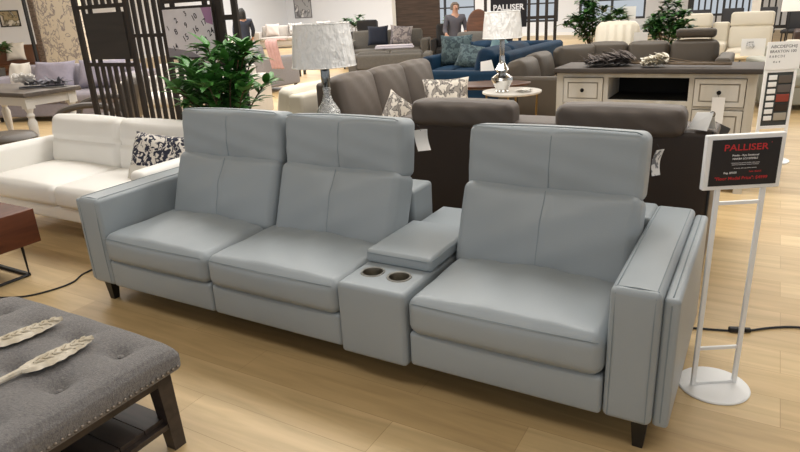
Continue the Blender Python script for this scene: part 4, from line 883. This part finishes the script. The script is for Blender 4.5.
# ------------------------------------------------------------------ grey sofas in the middle distance
GRY = mat('mid_grey_fabric', '#8f8d90', 0.9, bump=(200, 0.3), var=(30, '#979598', 0.5)); DGR = mat('charcoal_grey_fabric', '#5b5853', 0.9, bump=(200, 0.3), var=(30, '#65615c', 0.5)); LGR = mat('light_oatmeal_fabric', '#b5aca2', 0.9, bump=(200, 0.3), var=(30, '#beb5ab', 0.5))
make_sofa('fabric_sofa', 'mid grey fabric sofa seen from behind with a pink throw over its back', 'sofa', (-5.12, 8.30, 0), PI-0.12, 2.1, 0.95, 2, GRY, 0.44, 0.22, 0.66, 0.92, 0.10, None, False)
PNK = mat('dusty_pink_knit', '#b8918b', 0.95, bump=(90, 0.6), var=(20, '#c39d97', 0.5)); CRB = mat('cream_fleece', '#d8cfbf', 0.95, bump=(70, 0.7), var=(20, '#e2dacb', 0.5))
def drape(name, label, loc, rz, prof, w, m, cat, sh=0.0, th=0.012):
    """cloth hanging over an edge: prof is the (y, z) path, sheared sideways along x"""
    P = spline([(0, y, z) for y, z in prof], 5); v = []; f = []; n = 14; k = len(P)
    for j, p in enumerate(P):
        t = j/(k-1)
        for i in range(n+1):
            u = i/n; v.append((w*(u-0.5)+sh*t+0.01*math.sin(9*t+u*3), p.y+0.010*math.sin(u*22+t*4), p.z+0.008*math.cos(u*22+t*4)))
    N = len(v); v += [(x, y-th*(1 if j < N else 1), z+th) for j, (x, y, z) in enumerate(v)]
    for j in range(k-1):
        for i in range(n):
            a = j*(n+1)+i; q = (a, a+1, a+n+2, a+n+1); f.append(q); f.append(tuple(N+x for x in reversed(q)))
    rim = [i for i in range(n+1)]+[j*(n+1)+n for j in range(1, k)]+[(k-1)*(n+1)+i for i in range(n-1, -1, -1)]+[j*(n+1) for j in range(k-2, 0, -1)]
    for a, b in zip(rim, rim[1:]+rim[:1]): f.append((a, N+a, N+b, b))
    o = MB().add(v, f).build(name, m); o.location = loc; o.rotation_euler = (0, 0, rz); tag(o, label, cat); return o
drape('throw_blanket', 'dusty pink knitted throw hanging over the back of the mid grey sofa', (-4.98, 7.235, 0), -0.12, [(0.35, 0.98), (0.1, 1.0), (-0.03, 0.95), (-0.06, 0.75), (-0.07, 0.5)], 0.32, PNK, 'blanket', 0.33)
drape('fleece_blanket', 'cream fleece blanket folded over the left of the mid grey sofa back', (-6.15, 7.40, 0), -0.12, [(0.4, 0.97), (0.12, 1.0), (-0.02, 0.95), (-0.05, 0.86)], 0.55, CRB, 'blanket')
make_sofa('fabric_sofa', 'light oatmeal fabric sofa with pillows against the far white wall', 'sofa', (-16.4, 19.3, 0), 0.55, 4.0, 1.05, 3, LGR, 0.46, 0.25, 0.70, 0.95, 0.10, None, False)
STRP = print_mat('grey_stripe_print', '#cfc9c2', '#8d8985', 9, 0.5); PALEC = mat('pale_blush_cloth', '#cfc2b8', 0.9, bump=(100, 0.3))
for k, (x, m, t_) in enumerate(((0.75, PALEC, 'pale blush cushion at the left of the far oatmeal sofa'), (1.75, STRP, 'grey patterned cushion in the middle of the far oatmeal sofa'), (3.0, PALEC, 'pale blush cushion at the right of the far oatmeal sofa'))):
    c_, s_ = math.cos(0.55), math.sin(0.55)
    pillow(t_, (-16.4+x*c_-0.52*s_, 19.3+x*s_+0.52*c_, 0.76), (-0.3, 0, 0.55), 0.62, 0.55, 0.2, m, 'cushions on the far oatmeal sofa')
make_sofa('fabric_sofa', 'dark grey fabric sofa with pillows standing before the grain column', 'sofa', (-6.50, 11.68, 0), 0.42, 2.3, 1.0, 2, DGR, 0.44, 0.22, 0.66, 0.92, 0.08, None, False)
make_sofa('fabric_sofa', 'dark grey fabric sofa seen from behind, in front of the one by the column', 'sofa', (-3.35, 10.75, 0), PI+0.42, 1.75, 0.85, 2, DGR, 0.40, 0.18, 0.52, 0.60, 0.08, None, False)
SILV = print_mat('silver_print', '#a09a9b', '#6f6a70', 10, 0.5); NVC = mat('navy_cloth', '#1b2233', 0.85, bump=(150, 0.2))
pillow('navy cushion at the left end of the dark grey sofa by the column', (-5.78, 12.42, 0.78), (-0.25, 0, 0.4), 0.55, 0.5, 0.18, NVC)
pillow('silver print cushion beside the navy one on the dark grey sofa', (-5.22, 12.65, 0.76), (-0.25, 0.1, 0.5), 0.58, 0.5, 0.18, SILV)
fp = thing('folded_blanket', 'folded pale lilac blanket lying on the sofa seen from behind', 'blanket', (-4.0, 10.20, 0.60), 0.42)
MB().rbox(-0.42, 0.42, -0.10, 0.16, 0.008, 0.05, 0.018, (6, 4, 2), (0, 0, 0.01)).build('fold', mat('pale_lilac_cloth', '#c6c0c8', 0.9, bump=(120, 0.3)), fp); MB().rbox(-0.40, 0.40, -0.09, 0.15, 0.05, 0.085, 0.016, (6, 4, 2), (0, 0, 0.01)).build('fold', bpy.data.materials['pale_lilac_cloth'], fp)
gt = thing('console_table', 'grey glass topped table left of the dark grey sofas', 'table', (-6.15, 10.6, 0), 0.42)
MB().rbox(-0.7, 0.7, -0.3, 0.3, 0.70, 0.74, 0.008, (2, 2, 1)).build('table_top', mat('grey_glass_top', '#7c8280', 0.15, bump=(10, 0.01)), gt)
for sx in (-1, 1):
    for sy in (-1, 1): MB().box(sx*0.62-0.03, sx*0.62+0.03, sy*0.24-0.03, sy*0.24+0.03, 0, 0.70).build('leg', BLACK, gt, smooth=0)
wc = thing('price_card', 'white price card standing on the grey glass topped table', 'card', (-5.95, 10.5, 0.74), 0.5)
MB().hexa([(-0.13, 0, 0), (0.13, 0, 0), (0.13, 0.08, 0), (-0.13, 0.08, 0)], [(-0.13, 0.035, 0.2), (0.13, 0.035, 0.2), (0.13, 0.045, 0.2), (-0.13, 0.045, 0.2)]).build('card', WHITE_CARD, wc, smooth=0)
make_sofa('armchair', 'black leather armchair far behind the lampshade, left one of the pair', 'chair', (-10.0, 17.2, 0), 0.4, 1.15, 0.95, 1, BLKC, 0.45, 0.2, 0.68, 1.08, 0.08, None, False)
make_sofa('armchair', 'black leather armchair far behind the lampshade, right one of the pair', 'chair', (-8.7, 17.6, 0), 0.4, 1.15, 0.95, 1, BLKC, 0.45, 0.2, 0.68, 1.12, 0.08, None, False)
ft = thing('low_table', 'low light wood table holding yellow flowers behind the lampshade', 'table', (-7.75, 13.2, 0), 0.4)
MB().rbox(-0.5, 0.5, -0.3, 0.3, 0.60, 0.64, 0.008, (2, 2, 1)).build('table_top', PT, ft)
for sx in (-1, 1):
    for sy in (-1, 1): MB().box(sx*0.44-0.03, sx*0.44+0.03, sy*0.24-0.03, sy*0.24+0.03, 0, 0.60).build('leg', BLACK, ft, smooth=0)
yf = thing('flower_bowl', 'bowl of yellow flowers on the low light wood table', 'flowers', (-7.75, 13.15, 0.64))
MB().lathe([(0.08, 0), (0.15, 0.08), (0.14, 0.08), (0.001, 0.03)], (0, 0, 0), 20).build('bowl', POT, yf)
lf = MB(); rnd = random.Random(9)
for k in range(70): lf.leaf((rnd.uniform(-0.09, 0.09), rnd.uniform(-0.09, 0.09), 0.06), (rnd.uniform(-1, 1), rnd.uniform(-1, 1), rnd.uniform(0.3, 1.3)), (0, 0, 1), 0.17, 0.08, 0.3)
lf.build('blossoms', mat('yellow_petal', '#c9b52a', 0.7, bump=(60, 0.2)), yf)
# ------------------------------------------------------------------ the left part of the showroom
LIL = mat('lilac_grey_fabric', '#8c868d', 0.9, bump=(200, 0.3), var=(30, '#958f96', 0.5)); LILC = mat('lilac_cushion_cloth', '#918b98', 0.9, bump=(160, 0.3), var=(20, '#9c96a3', 0.5))
make_sofa('fabric_sofa', 'lilac grey fabric sofa with big pillows behind the dining table', 'sofa', (-7.75, 3.60, 0), 0.35, 2.5, 0.95, 2, LIL, 0.44, 0.22, 0.70, 0.86, 0.08, None, False)
def on_lilac(x, y): return (-7.75+x*math.cos(0.35)-y*math.sin(0.35), 3.60+x*math.sin(0.35)+y*math.cos(0.35))
for x, w, m, t_ in ((0.30, 0.36, PALE, 'cream cushion at the left end of the lilac grey sofa'), (0.95, 0.75, LILC, 'large lilac cushion in the middle of the lilac grey sofa'), (1.80, 0.85, LILC, 'large lilac cushion at the right end of the lilac grey sofa')):
    px, py = on_lilac(x, 0.44); pillow(t_, (px, py, 0.69), (-0.35, 0, 0.35), w, 0.46, 0.22, m, 'cushions on the lilac sofa')
GTOP = wood('weathered_grey_top', '#4c453f', '#635a52', 3, 0.5, (0.8, 7, 7), 0.08); WPA = mat('white_chalk_paint', '#d7d3cc', 0.7, bump=(60, 0.15))
dt = thing('dining_table', 'dining table with weathered grey top and white turned legs at the left', 'table', (-4.85, 2.45, 0))
MB().rbox(-5.75, -4.02, 2.10, 2.80, 0.715, 0.765, 0.008, (2, 2, 1)).build('table_top', GTOP, dt, world=True)
ap = MB(); ap.box(-5.65, -4.10, 2.16, 2.19, 0.61, 0.715).box(-5.65, -4.10, 2.71, 2.74, 0.61, 0.715).box(-5.65, -5.62, 2.19, 2.71, 0.61, 0.715).box(-4.13, -4.10, 2.19, 2.71, 0.61, 0.715); ap.build('apron', WPA, dt, world=True, smooth=0)
for x in (-5.62, -4.13):
    for y in (2.19, 2.71):
        l = MB(); l.box(x-0.05, x+0.05, y-0.05, y+0.05, 0.58, 0.714); l.lathe([(0.03, 0), (0.035, 0.06), (0.028, 0.10), (0.045, 0.28), (0.052, 0.42), (0.03, 0.47), (0.045, 0.50), (0.03, 0.53), (0.048, 0.58)], (x, y, 0), 16); l.build('leg', WPA, dt, world=True)
WROS = mat('white_rose', '#e8e4df', 0.8, bump=(60, 0.3)); DKF = mat('dusty_grey_foliage', '#6f6e73', 0.9, bump=(80, 0.3))
fb = thing('flower_arrangement', 'white rose and grey foliage arrangement lying on the dining table', 'flowers', (-4.52, 2.46, 0.765), 0.70)
rnd = random.Random(21); g = MB()
for k in range(110):
    x = rnd.uniform(-0.02, 0.42); g.leaf((x, rnd.uniform(-0.06, 0.06), 0.035), (rnd.uniform(-0.6, 1), rnd.uniform(-1, 1), rnd.uniform(0.1, 0.7)), (0, 0, 1), 0.12, 0.035, 0.3)
g.tube([(-0.10, 0, 0.015), (0.40, 0, 0.015)], 0.012, 6); g.build('foliage', DKF, fb)
for k in range(11):
    x, y, z = rnd.uniform(-0.16, 0.10), rnd.uniform(-0.10, 0.08), rnd.uniform(0.05, 0.13)
    f = MB()
    for j in range(12): a = j*2.4; f.leaf((x, y, z), (math.cos(a)*(0.3+j*0.06), math.sin(a)*(0.3+j*0.06), 0.9-j*0.05), (0, 0, 1), 0.07, 0.06, -0.2)
    f.build('rose', WROS, fb)
SWV = mat('grey_brown_leather', '#4f4842', 0.45, bump=(200, 0.1), var=(3, '#595149', 0.5))
sw = thing('swivel_recliner', 'grey brown leather swivel recliner with curved arms behind the ivory sofa', 'chair', (-3.35, 2.55, 0), -0.9)
MB().lathe([(0.32, 0), (0.32, 0.025), (0.28, 0.035), (0.05, 0.06), (0.04, 0.30)], (0, 0, 0), 28).build('swivel_base', BLACK, sw)
MB().rbox(-0.30, 0.30, -0.38, 0.28, 0.30, 0.46, 0.07, (6, 6, 3), (0, 0, 0.03)).build('seat', SWV, sw)
q = MB(); q.push(TR(0, 0.22, 0.44) @ RX(-0.3)); q.rbox(-0.31, 0.31, 0, 0.18, 0, 0.50, 0.08, (6, 4, 6), (0, 0.03, 0.02)); q.build('backrest', SWV, sw)
for sx in (-1, 1):
    MB().tube(spline([(sx*0.34, 0.30, 0.34), (sx*0.37, 0.26, 0.56), (sx*0.37, 0.0, 0.64), (sx*0.36, -0.30, 0.58), (sx*0.34, -0.36, 0.40), (sx*0.30, -0.25, 0.33)], 6), 0.035, 8).build('arm', SWV, sw)
fs = thing('footstool', 'oval grey brown leather footstool before the swivel recliner', 'stool', (-3.62, 1.62, 0))
MB().lathe([(0.22, 0), (0.22, 0.02), (0.04, 0.05), (0.035, 0.32)], (0, 0, 0), 24).build('stool_base', BLACK, fs)
MB().lathe([(0.001, 0.31), (0.24, 0.31), (0.30, 0.35), (0.31, 0.39), (0.27, 0.43), (0.15, 0.445), (0.001, 0.447)], (0, 0, 0), 32, 1.0, 0.85).build('stool_cushion', SWV, fs)
CARM = mat('caramel_leather', '#59371f', 0.45, bump=(150, 0.1), var=(2, '#64402a', 0.5)); DBR2 = mat('dark_brown_frame', '#2f221e', 0.5, bump=(100, 0.1))
make_sofa('leather_sofa', 'caramel and dark brown leather sofa in the far upper left', 'sofa', (-15.3, 7.3, 0), 0.75, 2.6, 1.0, 2, CARM, 0.46, 0.22, 0.72, 1.0, 0.10, None, False, back_m=DBR2)
pillow('beige cushion on the far caramel leather sofa', (-15.18, 8.35, 0.82), (-0.25, 0, 0.8), 0.5, 0.5, 0.18, PALE)
BIRCH = print_mat('birch_print', '#e4dac8', '#93898a', 6.0, 0.53, soft=0.02, third='#e4dac8')
tp = thing('standing_screen', 'tall cream panel with dark branch print standing left of the slatted divider', 'panel', (-9.15, 6.0, 0), 0.15)
MB().box(-0.53, 0.62, -0.06, 0.06, 0.06, 2.6).build('printed_panel', BIRCH, tp, smooth=0); MB().box(-0.66, -0.53, -0.09, 0.09, 0.0, 2.62).build('edge_post', mat('grey_brown_brick', '#7d6e63', 0.9, bump=(20, 0.8), var=(14, '#5f5249', 0.2), stretch=(1, 1, 3)), tp, smooth=0); MB().box(-0.7, 0.7, -0.25, 0.25, 0, 0.06).build('base', DRK, tp, smooth=0)
po = thing('display_post', 'thin black upright post before the far caramel sofa', 'post', (-14.05, 8.25, 0))
MB().box(-0.035, 0.035, -0.035, 0.035, 0.02, 2.9).build('upright', BLKM, po, smooth=0); MB().box(-0.25, 0.25, -0.25, 0.25, 0, 0.02).build('base_plate', BLKM, po, smooth=0)
def wall_picture(label, loc, rz, w, h, art, framem):
    r = thing('wall_picture', label, 'picture', loc, rz); f = MB(); e = 0.035
    f.box(-w/2, w/2, -0.03, 0, -h/2, -h/2+e).box(-w/2, w/2, -0.03, 0, h/2-e, h/2).box(-w/2, -w/2+e, -0.03, 0, -h/2+e, h/2-e).box(w/2-e, w/2, -0.03, 0, -h/2+e, h/2-e); f.build('frame', framem, r, smooth=0)
    MB().box(-w/2+e, w/2-e, -0.015, 0, -h/2+e, h/2-e).build('canvas', art, r, smooth=0); return r
ART1 = print_mat('ochre_abstract', '#a89a7a', '#55503e', 2.6, 0.5, third='#d6d0c4'); ART2 = print_mat('grey_harbour_print', '#a8a8aa', '#5d5c60', 2.0, 0.55, third='#d9d7d6')
wall_picture('dark framed ochre abstract picture on the left wall', (XL+0.002, 10.55, 1.73), PI/2, 0.66, 0.52, ART1, BLKM)
wall_picture('grey toned picture on the far white wall above the oatmeal sofa', (-20+0.0, 24.795, 1.9) if False else (-17.9, YB-0.202, 1.62), 0, 1.1, 0.95, ART2, mat('silver_frame', '#77777a', 0.5, 0.4, bump=(80, 0.05)))
make_sofa('fabric_sofa', 'off white fabric sofa seen through the slats of the divider', 'sofa', (-5.0, 3.95, 0), 0.25, 2.0, 0.95, 2, mat('off_white_fabric', '#d4cec6', 0.9, bump=(200, 0.3), var=(30, '#dcd7d0', 0.5)), 0.44, 0.22, 0.64, 0.84, 0.08, None, False)
make_sofa('armchair', 'taupe grey fabric armchair behind the navy sectional below the round backed chair', 'chair', (-2.1, 8.76, 0), 0.1, 0.9, 0.55, 1, DGR, 0.42, 0.14, 0.6, 0.98, 0.08, None, False)
make_sofa('armchair', 'black fabric armchair right of the grain column behind the dark grey sofas', 'chair', (-4.12, 12.15, 0), 0.42, 0.75, 0.8, 1, BLKC, 0.45, 0.12, 0.66, 1.02, 0.08, None, False)
# ------------------------------------------------------------------ people
SKIN = mat('skin', '#b98d76', 0.55, bump=(80, 0.05)); HAIRB = mat('black_hair', '#14110f', 0.6, bump=(90, 0.4)); HAIRG = mat('grey_brown_hair', '#6a5f55', 0.7, bump=(90, 0.4))
NAVJ = mat('navy_coat', '#2a2f3d', 0.85, bump=(120, 0.25)); BLKT = mat('black_trousers', '#1b1b1e', 0.85, bump=(120, 0.2)); GRYJ = mat('grey_jacket', '#55535a', 0.85, bump=(120, 0.25)); BLKS = mat('black_top', '#141416', 0.85, bump=(120, 0.2)); EYE = mat('dark_eye', '#1a1412', 0.3, bump=(20, 0.01))
def skin_mesh(name, verts, edges, radii, m, parent, sub=1, root=0):
    me = bpy.data.meshes.new(name); me.from_pydata(verts, edges, []); o = bpy.data.objects.new(name+'_source', me); COL.objects.link(o)
    md = o.modifiers.new('s', 'SKIN'); md.use_smooth_shade = True
    for i, r in enumerate(radii):
        d = me.skin_vertices[0].data[i]; d.radius = r if isinstance(r, tuple) else (r, r); d.use_root = (i == root); d.use_loose = False
    sb_ = o.modifiers.new('b', 'SUBSURF'); sb_.levels = sub; sb_.render_levels = sub
    dg = bpy.context.evaluated_depsgraph_get(); r = bpy.data.meshes.new_from_object(o.evaluated_get(dg)); bpy.data.objects.remove(o)
    r.name = name; r.materials.clear(); r.materials.append(m); r.polygons.foreach_set('use_smooth', [True]*len(r.polygons))
    b = bpy.data.objects.new(name, r); COL.objects.link(b); b.parent = parent; PINFO[b.name] = (Vector((0, 0, 0)), 0); return b
def person(label, loc, rz, H, jacket, trousers, hairm, arms, long_hair, lean=0.0, hem=0.46):
    """faces local -Y; arms = per side list of (elbow, wrist) as fractions of height"""
    r = thing('person', label, 'person', loc, rz); k = H
    V = [(0, 0, 0.50), (0, 0.0, 0.60), (0, -lean*0.5, 0.70), (0, -lean, 0.80), (0, -lean*1.05, 0.85), (0, -lean*1.1-0.012, 0.885), (0, -lean*1.1-0.014, 0.935), (0, -lean*1.1-0.006, 0.975)]
    R = [(0.085, 0.06), (0.075, 0.052), (0.088, 0.06), (0.075, 0.05), (0.034, 0.036), (0.040, 0.048), (0.047, 0.058), (0.030, 0.036)]
    E = [(i, i+1) for i in range(7)]
    def chain(root, pts, rad):
        p = root
        for q, rr in zip(pts, rad): V.append(q); R.append(rr); E.append((p, len(V)-1)); p = len(V)-1
        return p
    legs = {}; hands = {}
    for sx in (-1, 1):
        chain(0, [(sx*0.052, 0, 0.46), (sx*0.055, -0.012, 0.27), (sx*0.056, 0.008, 0.05), (sx*0.058, -0.02, 0.018), (sx*0.062, -0.085, 0.014)], [0.052, 0.033, 0.022, 0.022, 0.016])
        el, wr = arms[0 if sx < 0 else 1]
        sh_ = (sx*0.108, -lean, 0.805)
        w = chain(3, [sh_, el, wr], [0.030, 0.022, 0.015])
        d = (Vector(wr)-Vector(el)).normalized(); side = d.cross(Vector((0, 0, 1))).normalized() if abs(d.z) < 0.95 else Vector((0, 1, 0)); nrm = side.cross(d)
        palm = Vector(wr)+d*0.030
        pi = chain(w, [tuple(palm)], [(0.017, 0.009)])
        for fi, (o_, L_) in enumerate(((-0.018, 0.040), (-0.006, 0.046), (0.006, 0.043), (0.018, 0.034))):
            b0 = palm+d*0.012+side*o_; chain(pi, [tuple(b0), tuple(b0+d*L_*0.5-nrm*0.004), tuple(b0+d*L_*0.85-nrm*0.016)], [0.0055, 0.005, 0.004])
        t0 = Vector(wr)+d*0.014+side*0.016*(-sx); chain(w, [tuple(t0), tuple(t0+d*0.022+side*0.014*(-sx))], [0.0065, 0.005])
    b = skin_mesh('body', [tuple(c*k for c in v) for v in V], E, [tuple(c*k for c in q) if isinstance(q, tuple) else q*k for q in R], SKIN, r)
    hy, hz = (-lean*1.1-0.012)*k, 0.935*k
    f = MB(); f.hexa([(-0.010*k, hy-0.060*k, hz-0.014*k), (0.010*k, hy-0.060*k, hz-0.014*k), (0.008*k, hy-0.045*k, hz-0.014*k), (-0.008*k, hy-0.045*k, hz-0.014*k)], [(-0.003*k, hy-0.055*k, hz+0.012*k), (0.003*k, hy-0.055*k, hz+0.012*k), (0.003*k, hy-0.045*k, hz+0.012*k), (-0.003*k, hy-0.045*k, hz+0.012*k)]); f.build('nose', SKIN, r)
    for sx in (-1, 1):
        e = MB(); e.push(TR(sx*0.018*k, hy-0.053*k, hz+0.008*k)); e.lathe([(0.001, -0.004*k), (0.006*k, -0.001*k), (0.006*k, 0.001*k), (0.001, 0.004*k)], (0, 0, 0), 8); e.build('eye', EYE, r)
        e = MB(); e.push(TR(sx*0.047*k, hy+0.004*k, hz) @ RY(PI/2)); e.lathe([(0.001, -0.004*k), (0.014*k, -0.003*k), (0.015*k, 0.003*k), (0.001, 0.004*k)], (0, 0, 0), 10, 1.2, 0.7); e.build('ear', SKIN, r)
    MB().box(-0.014*k, 0.014*k, hy-0.054*k, hy-0.048*k, hz-0.029*k, hz-0.025*k).build('mouth', mat('lip', '#8d5b50', 0.6, bump=(30, 0.02)) if 'lip' not in bpy.data.materials else bpy.data.materials['lip'], r)
    h = MB(); rings = []
    for i in range(9):
        t = i/8; z = hz+0.058*k-(0.058+(0.10 if long_hair else 0.04))*k*t; rad = (0.015+0.045*math.sin(min(1, t*1.7+0.15)*PI/2))*k
        ring = []
        for j in range(20):
            a = 2*PI*j/20; fr_ = 1.0 if math.sin(a) > -0.35 or t < 0.30 else 0.55
            ring.append((rad*0.98*math.cos(a), hy+0.010*k+rad*1.12*math.sin(a)*fr_, z))
        rings.append(ring)
    h.loft(rings); h.build('hair', hairm, r)
    # jacket: torso and sleeves
    V2 = [(0, 0, hem), (0, 0, 0.56), (0, 0, 0.64), (0, -lean*0.55, 0.72), (0, -lean, 0.80), (0, -lean*1.03, 0.845)]; R2 = [(0.100, 0.075), (0.096, 0.072), (0.090, 0.066), (0.102, 0.073), (0.088, 0.060), (0.042, 0.044)]; E2 = [(i, i+1) for i in range(5)]
    for sx in (-1, 1):
        el, wr = arms[0 if sx < 0 else 1]; i0 = len(V2)
        V2 += [(sx*0.112, -lean, 0.808), el, tuple(Vector(el)+(Vector(wr)-Vector(el))*0.93)]; R2 += [0.042, 0.034, 0.026]; E2 += [(4, i0), (i0, i0+1), (i0+1, i0+2)]
    skin_mesh('jacket', [tuple(c*k for c in v) for v in V2], E2, [tuple(c*k for c in q) if isinstance(q, tuple) else q*k for q in R2], jacket, r)
    V3 = [(0, 0, 0.52)]; R3 = [(0.092, 0.068)]; E3 = []
    for sx in (-1, 1):
        i0 = len(V3); V3 += [(sx*0.052, 0, 0.455), (sx*0.055, -0.012, 0.27), (sx*0.056, 0.008, 0.045)]; R3 += [0.060, 0.042, 0.034]; E3 += [(0, i0), (i0, i0+1), (i0+1, i0+2)]
    skin_mesh('trousers', [tuple(c*k for c in v) for v in V3], E3, [tuple(c*k for c in q) if isinstance(q, tuple) else q*k for q in R3], trousers, r)
    for sx in (-1, 1):
        MB().rbox((sx*0.060-0.026)*k, (sx*0.060+0.026)*k, -0.105*k, 0.03*k, 0.0, 0.038*k, 0.014*k, (2, 4, 2)).build('shoe', BLACK, r)
    return r
person('person with black hair in a navy coat, seen from behind at the far left', (-8.25, 10.15, 0), PI+0.9, 1.63, NAVJ, BLKT, HAIRB, (((-0.145, -0.02, 0.66), (-0.13, -0.10, 0.56)), ((0.145, 0.0, 0.65), (0.12, -0.10, 0.56))), True, 0.02, 0.44)
person('person with short hair in a grey jacket over black, standing by the slatted screen', (-2.44, 9.98, 0), 0.75, 1.50, GRYJ, BLKS, HAIRG, (((-0.15, -0.02, 0.64), (-0.16, -0.13, 0.60)), ((0.15, -0.02, 0.64), (0.10, -0.13, 0.62))), False, 0.01, 0.46)
